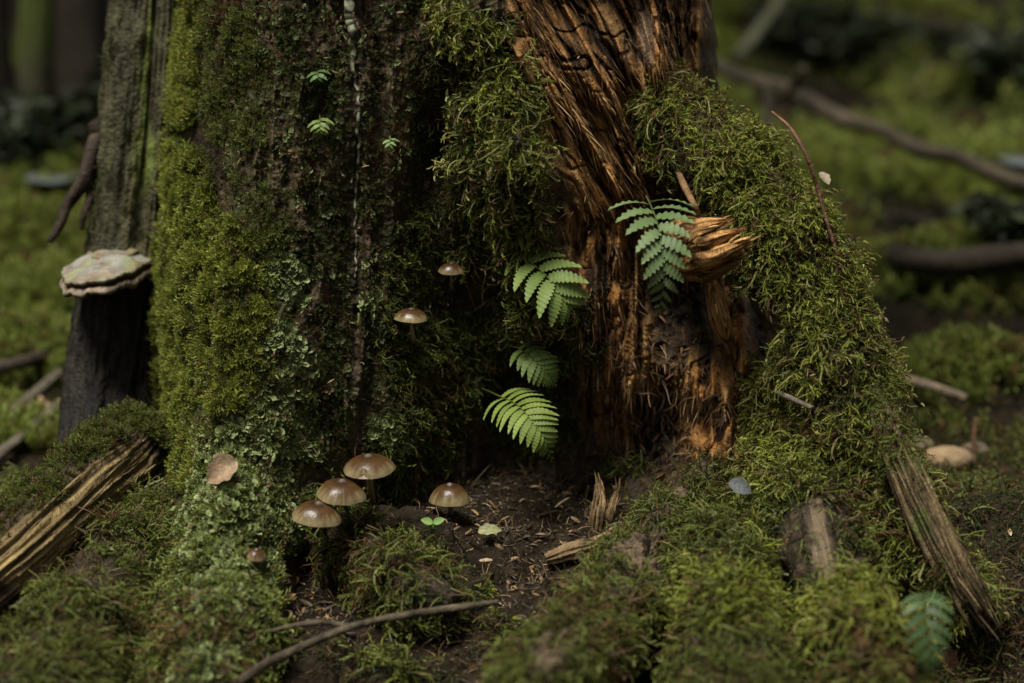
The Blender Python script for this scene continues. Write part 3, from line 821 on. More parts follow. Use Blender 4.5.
# --- right root
up = np.clip(1 - sstep(0.25, 0.9, segs(rpx, rpy, [(690,260,760,330,60)])), 0, 1)
rtop = sstep(0.1, .6, segs(rpx, rpy, [(650,90,720,110,40),(720,110,800,210,62),(790,200,840,300,55)]))
allm = np.ones_like(rpx) * sstep(70, 100, rpy) * up
nzr = sstep(-0.3, 0.25, fbm(RG[..., 0] * 22, RG[..., 1] * 22, RG[..., 2] * 22, 3))
low = sstep(330, 420, rpy)
p0 = moss_on(RG, allm, 12, T_FEA, 0.011, 'dark', wrap=True, out=0.9, drop=0.4, rand=0.9, clump=0.3, dead=.25)
p1 = moss_on(RG, allm * (1 - .4 * low) * nzr, 8, T_CUR, 0.0185, 'mid', wrap=True, out=0.8, drop=0.6, rand=0.75, clump=0.7, lift=.003)
p2 = moss_on(RG, rtop * allm, 13, T_CUR, 0.0165, 'bright', wrap=True, out=1.0, drop=0.4, rand=0.7, clump=0.55, lift=.006)
p6 = moss_on(RG, allm * nzr, 7, T_FEA, 0.019, 'bright', wrap=True, out=.9, drop=0.5, rand=0.8, clump=0.7, lift=.004)
gt = sstep(0.1, .6, segs(rpx, rpy, [(650,95,690,100,34),(690,110,740,140,22)]))
p3 = moss_on(RG, gt, 10, T_FEA2, 0.017, 'gold', wrap=True, out=1.0, drop=0.4, rand=0.9, clump=0.3, lift=.005, dead=.25)
p4 = moss_on(RG, allm * nzr, 3, T_FEA2, 0.028, 'gold', wrap=True, out=0.9, drop=0.8, rand=1.0, clump=0.7, dead=.3, lift=.004)
moss_obj([p0, p1, p2, p3, p4, p6], 'thick bright feathery moss cloaking the big root on the right')

m2 = (1 - .9 * segs(r2px, r2py, [(792,515,800,600,20),(868,540,880,610,18)])) * (1 - sstep(0.2, .8, bare)) * sstep(355, 375, r2py)
m2b = sstep(0.1, .7, segs(r2px, r2py, [(775,350,800,370,30),(760,410,850,440,45),(770,450,790,465,40),(850,610,880,650,36)]))
nz2 = sstep(-0.4, 0.1, fbm(R2G[..., 0] * 20 + 5, R2G[..., 1] * 20, R2G[..., 2] * 20, 3))
p1 = moss_on(R2G, m2 * nz2, 8, T_FEA, 0.013, 'dark', wrap=True, out=0.9, drop=0.5, rand=0.8, clump=0.5)
p5 = moss_on(R2G, m2 * nz2, 5, T_CUR, 0.022, 'mid', wrap=True, out=0.8, drop=0.7, rand=0.8, clump=0.75, lift=.003)
p2 = moss_on(R2G, m2 * m2b, 11, T_CUR, 0.022, 'bright', wrap=True, out=1.0, drop=0.5, rand=0.8, clump=0.5, lift=.006)
p3 = moss_on(R2G, m2 * m2b, 4, T_FEA2, 0.026, 'gold', wrap=True, out=1.0, drop=0.6, rand=0.9, clump=0.5, lift=.006)
p4 = moss_on(R3G, sstep(-0.1, .4, fbm(R3G[..., 0] * 30, R3G[..., 1] * 30, R3G[..., 2] * 30, 3)) * sstep(-.2, 0.6, np.sin(th3)), 16, T_FEA, 0.012, 'mid', wrap=True, rand=.8, clump=.7)
p6 = moss_on(R3G, sstep(500, 380, proj(R3G)[1]), 14, T_CUR, 0.018, 'mid', wrap=True, rand=.8, clump=.4)
moss_obj([p1, p2, p3, p4, p5, p6], 'green moss cushions around the bare grey root wood')

r5px, r5py = proj(R5G); r6px, r6py = proj(R6G)
m4 = (1 - .95 * sstep(.2, .7, segs(r4px, r4py, [(676,524,640,566,20),(640,566,606,606,15),(560,640,540,668,18)])))
n4 = lambda G, s: sstep(-0.3, 0.1, fbm(G[..., 0] * 24 + s, G[..., 1] * 24, G[..., 2] * 24, 3))
PT = []
for G_, mm, ss_ in ((R4G, m4, 1), (R5G, 1.0, 2), (R6G, 1.0, 3), (R7G, 1.0, 4), (R8G, 1.0, 5)):
    nn_ = n4(G_, ss_) * mm
    PT.append(moss_on(G_, nn_, 9, T_FEA, 0.012, 'dark', wrap=True, out=1, drop=0.3, rand=0.9, clump=0.5, dead=.2))
    PT.append(moss_on(G_, nn_, 5, T_FEA, 0.019, 'mid', wrap=True, out=1, drop=0.4, rand=0.9, clump=0.7, lift=.003))
    PT.append(moss_on(G_, nn_, 5, T_CUR, 0.022, 'mid', wrap=True, out=.9, drop=0.5, rand=0.9, clump=0.75, lift=.003))
    PT.append(moss_on(G_, np.ones(G_.shape[:2]) * mm, 3, T_HAIR, 0.024, 'gold', wrap=True, out=1, drop=0.4, rand=1, dead=.8))
PT.append(moss_on(R5G, sstep(.1, .7, segs(r5px, r5py, [(700,590,735,600,40),(760,530,770,600,25)])), 9, T_CUR, 0.022, 'bright', wrap=True, out=1, drop=0.5, rand=0.8, clump=0.5, lift=.005))
moss_obj(PT, 'moss hanging over the low roots along the bottom of the trunk')

# --- ground moss near
iy = np.where((gy > -0.72) & (gy < 0.5))[0]; ix = np.where(np.abs(gx) < 0.70)[0]
SUBG = G_GRID[iy[0]:iy[-1] + 1, ix[0]:ix[-1] + 1]
sx, sy = proj(SUBG)
nzg = fbm(SUBG[..., 0] * 16, SUBG[..., 1] * 16, 3.3, 4)
gl = sstep(.2, .8, segs(sx, sy, [(215,600,250,670,44),(180,570,190,620,28)]) * (.6 + .8 * (nzg + .4)))
LATE_LICH.append(moss_on(SUBG, gl, 18, T_LOB, 0.0075, 'lich', toward=(0, 0, 1), out=1, drop=0, rand=.6, clump=.5))
LATE_LICH.append(moss_on(SUBG, gl, 10, T_TUF, 0.009, 'lime', toward=(0, 0, 1), out=1, drop=0, rand=.6, clump=.5))
moss_obj(LATE_LICH, 'pale grey green leafy lichen crusting the lower left trunk', M_LICH, 'leafy_lichen', 'lichen')
gmL = sstep(.1, .6, segs(sx, sy, [(20,640,110,670,40),(60,600,80,640,30),(105,575,165,590,34),(130,630,200,640,40),(15,575,50,590,32),(20,515,70,520,36),(140,530,160,560,30)]) * (.6 + .8 * (nzg + .4)))
gmC = sstep(.2, .8, segs(sx, sy, [(350,535,395,555,30),(370,560,380,585,24),(310,655,360,670,24),(395,545,450,560,26),(420,590,470,600,30),(480,640,560,670,34),(590,560,640,570,20),(380,665,440,680,30)]) * (.6 + .8 * (nzg + .4)))
gmR = (1 - .9 * segs(sx, sy, [(700,520,710,600,34),(780,520,800,620,30),(880,500,920,600,36),(600,620,640,660,30)])) * sstep(.1, .6, segs(sx, sy, [(800,660,900,660,60),(930,530,1030,600,90),(960,450,1040,480,60),(900,650,1040,680,60),(660,640,760,680,60)]) * (.6 + .8 * (nzg + .4)))
p1 = moss_on(SUBG, gmL * sstep(-.05, .3, nzg), 6, T_CUR, 0.023, 'mid', toward=(0, 0, 1), out=.9, drop=0.1, rand=0.9, clump=0.85, lift=.006)
p2 = moss_on(SUBG, gmL * sstep(-.3, .1, nzg), 9, T_FEA, 0.013, 'dark', toward=(0, 0, 1), out=1, drop=0, rand=0.9, clump=0.4)
p3 = moss_on(SUBG, gmL * sstep(-.15, .2, nzg), 3, T_CUR, 0.022, 'mid', toward=(0, 0, 1), out=1, drop=0, rand=0.9, clump=0.7)
moss_obj([p1, p2, p3], 'leafy green moss on the ground below the lichen covered root')
p1 = moss_on(SUBG, gmC * sstep(-.2, .2, nzg), 3, T_CUR, 0.024, 'mid', toward=(0, 0, 1), out=1, drop=0.1, rand=1.0, clump=0.75, lift=.003)
p2 = moss_on(SUBG, gmC * sstep(-.05, .35, nzg), 3.5, T_CUR, 0.021, 'bright', toward=(0, 0, 1), out=1, drop=0, rand=1.0, clump=0.85, lift=.003)
p3 = moss_on(SUBG, gmC, 6, T_FEA, 0.012, 'dark', toward=(0, 0, 1), out=1, drop=0, rand=1.0, clump=0.5)
moss_obj([p1, p2, p3], 'patchy moss on the soil round the forked twig')
p1 = moss_on(SUBG, gmR * sstep(-.6, -.1, nzg), 7, T_FEA, 0.012, 'dark', toward=(0, 0, 1), out=1, drop=0, rand=0.9, clump=0.6, dead=.25)
p2 = moss_on(SUBG, gmR * sstep(-.1, .3, nzg), 3, T_CUR, 0.022, 'mid', toward=(0, 0, 1), out=1, drop=0, rand=1.0, clump=0.8, dead=.3)
moss_obj([p1, p2], 'dull brownish moss on the ground by the blue green fern')

# --- far mossy forest floor
iy = np.where((gy > 0.3) & (gy < 9))[0]; ix = np.where(np.abs(gx) < 4)[0]
FARG = G_GRID[iy[0]:iy[-1] + 1, ix[0]:ix[-1] + 1]
fm = np.clip(np.maximum(sstep(-0.05, 0.35, fbm(FARG[..., 0] * 3.1 + 4, FARG[..., 1] * 3.1, 7.7, 4)), sstep(.015, .06, mounds(FARG[..., 0], FARG[..., 1]))), 0, 1)
fpx2, fpy2 = proj(FARG)
inv = (fpx2 > -60) & (fpx2 < 1084) & (fpy2 > -80)
w_ = fm * inv / (0.6 + FARG[..., 1]) ** 2
p, nn = sample(FARG, w_, 22000, False, (0, 0, 1))
n = len(p); ln = (0.022 + 0.012 * np.clip(p[:, 1], 0, 4)) * rng.uniform(.6, 1.4, n)
b_, t_ = moss_cols(p, 'lime', .1, 4)
moss_obj([plant(T_TUF, p, nn + rnd3(n) * .6, rnd3(n), ln, b_ * 1.15, t_ * 1.15)], 'blurred carpet of green moss over the forest floor behind the tree')

# ------------------------------------------------------------------ splinters and rootlets of the rotten heart
m_s = rotm * vis
m_s = m_s * (1 + 2.5 * segs(TPX, TPY, [(535,20,625,210,30),(600,170,615,380,22),(660,30,670,80,20)]))
p, nn = sample(TF, m_s, 5200, False, (0, -1, 0))
n = len(p); q1, q2 = proj(p)
s_ = sstep(700, 610, q1) * (q2 < 215)
dx = 0.5 * s_
dirv = unit(np.stack([dx, -0.02 * np.ones(n), -np.ones(n)], -1)) + nn * rng.uniform(0.0, .2, (n, 1)) + rnd3(n) * .2
L = rng.uniform(.004, .022, n) * rng.uniform(.5, 1.5, n); w = rng.uniform(.0003, .0013, n)
tt = rng.random(n) ** 1.8
cs = mixc((0.028, 0.016, 0.009), (0.30, 0.165, 0.065), tt); cs[rng.random(n) < .08] = (0.40, 0.25, 0.11)
v, f, c_ = shard(n, p, dirv, nn, L, w, cs)
parts = [(v, f, c_)]
cavw = np.clip(segs(TPX, TPY, [(690,290,690,400,75),(650,420,690,470,70),(780,300,790,360,50),(720,380,735,480,45)]), 0, 1) * vis
p, nn = sample(TF, cavw, 2200, False, (0, -1, 0)); n = len(p)
cs = mixc((0.03, 0.018, 0.010), (0.22, 0.12, 0.05), rng.random(n) ** 2)
parts.append(shard(n, p, DOWN + rnd3(n) * .7 + nn * .3, nn, rng.uniform(.003, .018, n), rng.uniform(.0004, .0018, n), cs))
v, f, c_ = merge(parts)
o = obj('splinters', v, f, M_SPL, tree, col=c_); tag(o, kind='stuff')
p, nn = sample(TF, np.clip(cavw + .5 * segs(TPX, TPY, [(600,230,620,420,45),(470,120,480,300,30)]) * vis, 0, 1), 1300, False, (0, -1, 0)); n = len(p)
cb = mixc((0.02, 0.013, 0.008), (0.17, 0.095, 0.045), rng.random(n) ** 2.2)
v, f, c_ = plant(T_HAIR, p, nn * .7 + rnd3(n) * .8 + DOWN * .5, DOWN + rnd3(n), rng.uniform(.010, .038, n), cb, cb * 1.2)
o = obj('rootlets', v, f, M_SPL, tree, col=c_); tag(o, kind='stuff')

pl = []
for G_, mm_2, wr_, n_ in ((TF, vis * (TPX > 160) * (TPX < 580), False, 420), (RG, np.ones(RG.shape[:2]), True, 260), (R2G, np.ones(R2G.shape[:2]), True, 120), (R8G, np.ones(R8G.shape[:2]), True, 110)):
    p, nn = sample(G_, mm_2, n_, wr_, None if wr_ else (0, -1, 0)); n = len(p)
    cs = mixc((.05, .03, .014), (.30, .20, .10), rng.random(n) ** 1.6)
    pl.append(shard(n, p + nn * rng.uniform(.006, .016, (n, 1)), rnd3(n) + DOWN * .5, unit(nn + rnd3(n) * .6), rng.uniform(.003, .011, n), rng.uniform(.0003, .0011, n), cs))
v, f, c_ = merge(pl)
tag(obj('needle_litter', v, f, M_LEAF, None, col=c_), 'tiny brown needles and bark crumbs caught in the moss of the tree', 'litter', kind='stuff')

# ------------------------------------------------------------------ fallen log, left
LP = [(-34,594,-.27,33),(18,548,-.22,36),(58,511,-.16,36),(94,478,-.10,35),(122,454,-.05,32),(142,436,.0,26)]
def logd(TH, S, c, r):
    return fibre_disp(0.006, 0.0035, 14, 44)(TH, S, c, r) + 0.006 * fbm(np.cos(TH) * 2, np.sin(TH) * 2, S * 14, 3)
LG, thl, ssl = tube_grid(pxpath(LP), 300, 170, logd)
lpx, lpy = proj(LG)
fv = fbm(np.cos(thl) * 9, np.sin(thl) * 9, ssl * 6, 4)
face = sstep(.1, .5, segs(lpx, lpy, [(20,560,130,472,36)]))
lc = mixc((0.045, 0.031, 0.015), (0.31, 0.225, 0.092), np.clip(.5 + .9 * fv, 0, 1))
lc = mixc(lc, (0.05, 0.032, 0.02), 1 - face)
lg = thing('fallen_log', P(60, 560, -.13), 'split golden brown log with a mossy top leaning on the left of the trunk', 'log')
q = ragged(LG, 700, .015, .06, .0005, .0016, (.045, .031, .015), (.28, .20, .085), spread=.06, liftr=.06, mask=face + .02)
v, f, cc_ = merge([tube_parts(LG, lc), q]); obj('wood', v, f, M_WOOD, lg, col=cc_)
lm = sstep(.1, .6, segs(lpx, lpy, [(-20,520,40,480,34),(50,470,110,425,24),(130,410,165,425,24)]))
p1 = moss_on(LG, lm, 14, T_TUF, .010, 'mid', wrap=True, out=1, drop=0, rand=.7, clump=.6)
v, f, c_ = merge([p1]); o = obj('moss_cover', v, f, M_MOSS, lg, col=c_, smooth=False); tag(o, kind='stuff')

# ------------------------------------------------------------------ mushrooms
def cap_mesh(c, R_, h, tilt, notch=None, hue=0):
    nr, nc = 26, 72
    t_ = np.linspace(0, 1, nr)
    prof = h * (1 - t_ ** 2.6) ** 0.8
    prof = prof + h * 0.16 * np.exp(-(t_ / .16) ** 2)
    th = np.linspace(0, 2 * math.pi, nc, endpoint=False)
    T_, H_ = np.meshgrid(t_, th, indexing='ij')
    rad = R_ * T_ * (1 + 0.03 * T_ * np.sin(3 * H_ + hue) + 0.015 * T_ * np.sin(7 * H_ + 2 * hue) + 0.010 * T_ ** 3 * np.sin(36 * H_))
    z = np.interp(T_, t_, prof) - h * .05 * T_ ** 6 + 0.03 * h * T_ ** 4 * np.sin(2 * H_ + hue)
    if notch is not None:
        w = np.exp(-((np.angle(np.exp(1j * (H_ - notch))) / .16) ** 2)) * sstep(.6, 1, T_)
        rad = rad * (1 - .22 * w); z = z + h * .28 * w
    V = np.stack([rad * np.cos(H_), rad * np.sin(H_), z], -1)
    streak = fbm(np.cos(H_) * 11, np.sin(H_) * 11, T_ * 1.5 + hue, 3) + .08 * np.cos(36 * H_) * T_
    c1 = mixc((0.036, 0.017, 0.007), (0.085, 0.042, 0.014), sstep(.1, .6, T_ + .18 * streak))
    c1 = mixc(c1, (0.33, 0.26, 0.13), sstep(.66, 1.08, T_ + .22 * streak))
    c1 = c1 * .60
    c1 = mixc(c1, (0.17, 0.125, 0.10), .7 * sstep(.22, .02, T_))
    inner_t = np.linspace(1, 0.06, 12)
    T2, H2 = np.meshgrid(inner_t, th, indexing='ij')
    r2 = np.interp(T2, [0, 1], [0, 1]) * R_ * .97 * (1 + 0.03 * T2 * np.sin(3 * H2 + hue))
    gl = 0.03 * h * np.cos(36 * H2) * (T2 < .98)
    z2 = prof[0] * .42 * (1 - T2 ** 2) - .03 * h + gl
    U = np.stack([r2 * np.cos(H2), r2 * np.sin(H2), z2], -1)
    rx, ry = tilt
    mxr = np.array([[1, 0, 0], [0, math.cos(rx), -math.sin(rx)], [0, math.sin(rx), math.cos(rx)]])
    myr = np.array([[math.cos(ry), 0, math.sin(ry)], [0, 1, 0], [-math.sin(ry), 0, math.cos(ry)]])
    M_ = mxr @ myr
    return V @ M_.T + c, c1, U @ M_.T + c

def mushroom(px, py, y, wpx, hpx, stem_end, label, tilt=(0, 0), notch=None, hue=0, dark=1.0, group='brown capped mushrooms on the trunk'):
    c = P(px, py + hpx * .35, y); s = pxs(y)
    base = P(stem_end[0], stem_end[1], stem_end[2])
    V, c1, U = cap_mesh(c, wpx / 2 * s, hpx * s * .54, tilt, notch, hue)
    root = thing('mushroom', base, label, 'mushroom', group)
    nr, nc = V.shape[:2]
    obj('cap', V, gfaces(nr, nc, wrap=True)[:, ::-1], M_CAP, root, col=c1 * dark)
    obj('gills', U, gfaces(U.shape[0], nc, wrap=True)[:, ::-1], M_STEM, root, col=np.broadcast_to(np.array([.16, .11, .07]) * dark, U.shape))
    r = wpx * .07 * s
    mid = (c + base) / 2 + np.array([.0, -.003, -.002])
    top = c + np.array([0, 0, hpx * s * .30])
    path = np.array([[*top, r * .8], [*mid, r * .9], [*(base), r * 1.15], [*(base + (base - mid) * .25), r * 1.2]])
    SGm, th_, s__ = tube_grid(path, 30, 16, lambda TH, S, c, r: r[:, None] * .08 * fbm(np.cos(TH) * 3, np.sin(TH) * 3, S * 60, 2))
    tube_obj('stem', SGm, M_STEM, root, col=barkcol(SGm, np.array((.14, .10, .055)) * dark, np.array((.36, .28, .17)) * dark, 250))
    return root
ty = lambda x, y_: float(on_trunk(np.array([x]), np.array([y_]))[0])
mushroom(369, 460, -.185, 53, 26, (372, 500, ty(374, 500)), 'largest and topmost brown mushroom of the cluster of three', tilt=(.10, -.05), notch=-1.75, hue=.4)
mushroom(341, 485, -.205, 51, 27, (352, 521, ty(352, 519)), 'middle brown mushroom of the cluster, tucked under the topmost cap', tilt=(.12, .10), hue=1.7)
mushroom(317, 507, -.225, 51, 27, (330, 531, ty(332, 530) - .01), 'lowest brown mushroom of the cluster, beside the pale lichen', tilt=(.12, .14), hue=3.1)
mushroom(450, 489, -.12, 42, 28, (452, 522, -.08), 'bell shaped brown mushroom standing alone above the clover sprig', tilt=(.10, .0), hue=4.4)
mushroom(411, 312, ty(411, 312) - .045, 34, 17, (413, 338, ty(413, 338) - .02), 'small glossy brown mushroom growing out of the moss mid trunk', tilt=(.08, .04), hue=5.0)
mushroom(451, 266, ty(451, 266) - .045, 26, 15, (452, 287, ty(452, 287) - .02), 'small dull grey brown mushroom, the highest one on the trunk', tilt=(.08, .05), hue=2.2, dark=.72)
mushroom(256, 551, ty(256, 551) - .022, 22, 14, (258, 560, ty(258, 562)), 'tiny tan mushroom half hidden in the pale lichen', tilt=(.2, .15), hue=.9, dark=1.0)

# ------------------------------------------------------------------ bracket fungus on the dark flank
def bracket(cx, cy, y, wl, wr, h, depth, ph, thick, rim_=.015):
    """half shelf: angle -90..90 around the front"""
    na, nr = 110, 22
    a = np.linspace(-math.pi * .62, math.pi * .62, na); t_ = np.linspace(0, 1, nr)
    A, T_ = np.meshgrid(a, t_)
    s = pxs(y)
    wave = 1 + .03 * np.sin(4 * A + ph) + .14 * fbm(A * 2.0, ph, 1, 4)
    wx = np.where(A > 0, wr, wl) * s
    x = wx * np.sin(A) * T_ * wave
    yy = -depth * np.cos(A) * T_ * wave + .03 * (1 - T_)
    lump = fbm(x * 60 + ph, yy * 60, 2.2, 4)
    tilt_ = .10 * x
    zt = thick * (1.0 - T_ ** 2.4) + .007 * lump * (1 - .4 * T_) - .004 * sstep(.35, .7, fbm(x * 90, yy * 90, 4.4, 2)) + tilt_
    c = P(cx, cy, y)
    top = np.stack([x, yy, zt], -1)
    ct = mixc((.12, .115, .09), (.25, .245, .20), np.clip(.5 + .8 * lump, 0, 1))
    ct = mixc(ct, (.07, .045, .03), .9 * sstep(.18, .45, fbm(x * 55, yy * 70, 9.9, 3)))
    ct = mixc(ct, (.17, .11, .065), .6 * sstep(.1, .5, np.sin(T_ * 15 + 4 * lump)) * sstep(.4, .7, T_))
    ct = mixc(ct, (.20, .22, .09), .5 * sstep(0, .5, fbm(A * 3, T_ * 2, 44, 2)))
    rows_, cols_ = [top], [ct]
    a1 = A[-1]; ex, ey, ez = x[-1], yy[-1], zt[-1]
    wob = fbm(a1 * 6, 0 * a1, ph + 3, 3)
    for sc_, dz_, cr_ in [(.99, -.20, (.20, .14, .09)), (.955, -.34, (.05, .03, .018)), (.95, -.46, (.045, .026, .016)), (1.02, -.58, (.17, .125, .085)), (1.05, -.78, (.24, .20, .145)), (1.03, -1.0, (.22, .15, .10)), (.96, -1.1, (.12, .085, .055)), (.7, -1.0, (.09, .065, .045)), (.3, -.9, (.07, .05, .035)), (.02, -.9, (.07, .05, .035))]:
        k_ = sc_ + .03 * wob * (1 if sc_ > .9 else 0)
        rows_.append(np.stack([ex * k_, ey * k_, ez + dz_ * rim_ * (1 + .35 * wob)], -1)[None])
        cols_.append(np.clip(np.array(cr_) * (1 + .6 * fbm(a1 * 9, 0 * a1 + sc_ * 7, ph, 3))[:, None], 0, 1)[None])
    return np.concatenate(rows_, 0) + c, np.concatenate(cols_, 0)
br = thing('bracket_fungus', P(112, 270, .10), 'cream and brown bracket fungus jutting from the dark left side of the trunk', 'fungus')
G, cb = bracket(109, 263, .12, 41, 42, 16, .118, .7, .011)
obj('shelf', G, gfaces(*G.shape[:2]), M_SHELF, br, col=cb * .9)
G, cb = bracket(116, 249, .15, 27, 27, 10, .06, 2.9, .006, .008)
obj('upper_shelf', G, gfaces(*G.shape[:2]), M_SHELF, br, col=cb * np.array([.75, .68, .62]))

# ------------------------------------------------------------------ ferns
def frond(name, label, cat, path, s0, width, n, col, col2, lobes=7, lobe=.28, ang=(68, 42), prof='blade', nrm=(0, -.75, .66), wfac=.52, droop=.18, stalk_r=.9, one=False):
    """path: (px,py,depth) from stalk base to the tip; s0 = where the blade starts"""
    a = np.array(path, float)
    C_ = catmull(P(a[:, 0], a[:, 1], a[:, 2]), 80)
    s_ = np.linspace(0, 1, 80)
    px1 = pxs(a[:, 2].mean())
    T_ = unit(np.gradient(C_, axis=0))
    nv = np.array(nrm, float)
    Nn = unit(nv - (T_ @ nv)[:, None] * T_); S_ = np.cross(T_, Nn)
    root = thing(name, C_[0], label, cat, 'ferns growing on and around the trunk' if cat == 'fern' else None)
    rr = px1 * stalk_r * (1 - .75 * s_)
    sg, _, _ = tube_grid(np.column_stack([C_, rr])[::4], 60, 8)
    tube_obj('stalk', sg, M_FERN, root, col=np.broadcast_to(np.array(col) * .8 + np.array([.03, .01, 0]), sg.shape))
    m = 65; parts = []
    tl = np.linspace(0, 1, m)
    blade = (1 - s0) * np.linalg.norm(np.diff(C_, axis=0), axis=1).sum()
    sp = blade / n
    for i in range(n):
        for sd in (-1, 1):
            f = (i + (.0 if sd < 0 else .35)) / n
            f = min(f ** .92, .985); si = s0 + (1 - s0) * f
            k = lambda Q: np.array([np.interp(si, s_, Q[:, j]) for j in range(3)])
            c0, t0, n0, sv_ = k(C_), k(T_), k(Nn), k(S_)
            if prof == 'blade': pr = (1 - f) ** .82 * (.74 + .9 * min(f, .35)) * 1.12
            elif prof == 'tri': pr = (1 - f) ** .85
            else: pr = math.sin(math.pi * (0.22 + .74 * f)) ** .8
            l = width * px1 * pr * rng.uniform(.92, 1.06)
            if l < .0012: continue
            an = R(ang[0] + (ang[1] - ang[0]) * f + rng.uniform(-4, 4))
            d = math.cos(an) * t0 + math.sin(an) * sd * sv_
            side = math.cos(an) * sd * sv_ * -1 + math.sin(an) * t0
            hw_ = min(sp * wfac * 1.15, l * .36) * (1 - .25 * f)
            env = np.sqrt(np.clip(np.sin(math.pi * np.clip(tl * .93 + .07, 0, 1)), 0, 1)) * (1 - .45 * tl)
            env[-1] = 0.0
            saw = np.abs(np.sin(math.pi * lobes * tl))
            e1 = hw_ * env * (1 - lobe + lobe * saw); e2 = hw_ * env * (1 - lobe + lobe * np.abs(np.sin(math.pi * lobes * tl + .6)))
            tw = rng.uniform(-.12, .12)
            curve = t0[None] * (l * .22 * tl ** 2)[:, None] - n0[None] * (l * droop * tl ** 2)[:, None] + n0[None] * (l * .10 * np.sin(math.pi * tl))[:, None]
            mid = c0 + d * (l * tl)[:, None] + curve
            le = mid + side * e1[:, None] - n0 * (e1 * (.14 + tw))[:, None] + n0 * (.10 * hw_ * saw)[:, None]
            ri = mid - side * e2[:, None] - n0 * (e2 * (.14 - tw))[:, None] + n0 * (.10 * hw_ * saw)[:, None]
            V = np.stack([le, mid - n0 * hw_ * .10, ri], 1)
            g = rng.uniform(0, 1); cc_ = mixc(col, col2, np.clip(g * .6 + .4 * tl + .15 * saw, 0, 1))
            cc_ = np.repeat(cc_[:, None], 3, 1); cc_[:, 1] *= 1.12
            parts.append((V, gfaces(m, 3), cc_.reshape(-1, 3)))
    v, f_, c_ = merge(parts)
    obj('leaflets', v, f_, M_FERN, root, col=c_)
    return root
LG1, LG2 = (.082, .128, .025), (.160, .215, .056)
frond('fern', 'bright light green fern with few broad toothed leaflets, highest of the middle three', 'fern',
      [(500,246,.0),(516,254,-.06),(534,265,-.10),(550,280,-.125),(562,297,-.13),(570,309,-.125)], .22, 37, 7, LG1, LG2, lobes=9, lobe=.36, ang=(78, 40), prof='mid', wfac=.50, droop=.14)
frond('fern', 'dim mid green fern between the brighter two in the middle', 'fern',
      [(478,338,.06),(498,345,.0),(518,348,-.05),(534,360,-.075),(547,374,-.08),(557,388,-.075)], .42, 25, 11, (.07, .11, .022), (.12, .17, .04), lobes=6, lobe=.2, ang=(80, 48), prof='blade', wfac=.50)
frond('fern', 'light green curved fern on a bare stalk, lowest of the middle three', 'fern',
      [(462,386,.05),(480,388,.0),(499,396,-.06),(516,404,-.10),(530,419,-.125),(544,439,-.13),(553,464,-.115)], .36, 37, 14, (.085, .125, .022), (.160, .208, .045), lobes=8, lobe=.18, ang=(84, 40), prof='blade', wfac=.47)
frond('fern', 'large blue green lacy fern drooping in front of the torn orange wood', 'fern',
      [(646,196,-.04),(651,206,-.12),(657,222,-.165),(662,246,-.185),(664,275,-.19),(661,300,-.18),(657,316,-.17)], .10, 46, 11, (.062, .102, .036), (.128, .172, .070), lobes=6, lobe=.52, ang=(74, 46), droop=.05, prof='tri', wfac=.60)
frond('fern', 'dark blue green fern rising from the ground below the split root end', 'fern',
      [(936,694,-.43),(927,650,-.45),(923,598,-.46),(925,600,-.475),(928,628,-.49),(930,658,-.495),(927,684,-.49)], .42, 34, 9, (.026, .050, .015), (.056, .092, .034), lobes=5, lobe=.4, ang=(74, 42), prof='blade', wfac=.36, droop=.1, nrm=(0, -.85, .5))
def lil(px, py, l, w, label, col=LG1, col2=LG2, n=5, lean=0):
    y0 = ty(px, py)
    frond('fern', label, 'fern', [(px - lean, py - l * .35, y0), (px, py, y0 - .012), (px + lean * .5, py + l * .35, y0 - .016), (px + lean, py + l * .8, y0 - .012)], .22, w, n, col, col2, lobes=3, lobe=.25, ang=(75, 45), prof='tri')
lil(320, 122, 22, 14, 'tiny bright green fern low on the bark left of the pale streak')
lil(390, 141, 15, 9, 'smallest pale green fern right of the pale streak', (.10, .16, .05), (.18, .25, .09), 4)
lil(318, 73, 16, 13, 'tiny dark green fern near the top of the bark', (.045, .085, .02), (.08, .13, .03), 4)
lil(474, 388, 24, 12, 'thin drooping young fern left of the curved fern', (.09, .14, .04), (.17, .23, .07), 5)

# small plants
def leaf_mesh(c, d, nrm, L, w, curl=.2, cup=.25, lob=0.0):
    d = unit(np.array(d, float)); nrm = np.array(nrm, float); nrm = unit(nrm - d * (nrm @ d)); s = np.cross(d, nrm)
    t_ = np.linspace(0, 1, 14); e = w * np.sin(math.pi * t_ ** .85) ** .75 * (1 + lob * np.sin(t_ * 19))
    mid = c + d * (L * t_)[:, None] - nrm * (L * curl * t_ ** 2)[:, None]
    V = np.stack([mid + s * (e * k)[:, None] + nrm * (abs(k) * cup * e)[:, None] for k in (-1, -.5, 0, .5, 1)], 1)
    return V, gfaces(14, 5)
def sprig(px, py, y, leaves, label, cat, col, col2, stem_to, r=.6):
    c = P(px, py, y); root = thing('leafy_sprig', P(*stem_to), label, cat)
    b = P(*stem_to); s = pxs(y)
    g, _, _ = tube_grid(np.array([[*b, r * s], [*((b + c) / 2 + [0, -.004, .002]), r * s * .9], [*c, r * s * .7]]), 16, 8)
    tube_obj('stalk', g, M_FERN, root, col=np.broadcast_to(np.array(col) * .8, g.shape))
    for az, L, w in leaves:
        d = math.cos(az) * RT + math.sin(az) * np.array([0, -.35, .94])
        V, f = leaf_mesh(c, d, (0, -.8, .6), L * s, w * s, .12, .2)
        obj('leaf', V, f, M_FERN, root, col=np.broadcast_to(mixc(col, col2, np.array(rng.random())), V.shape))
    return root
hq = ground_hit(433, 536)
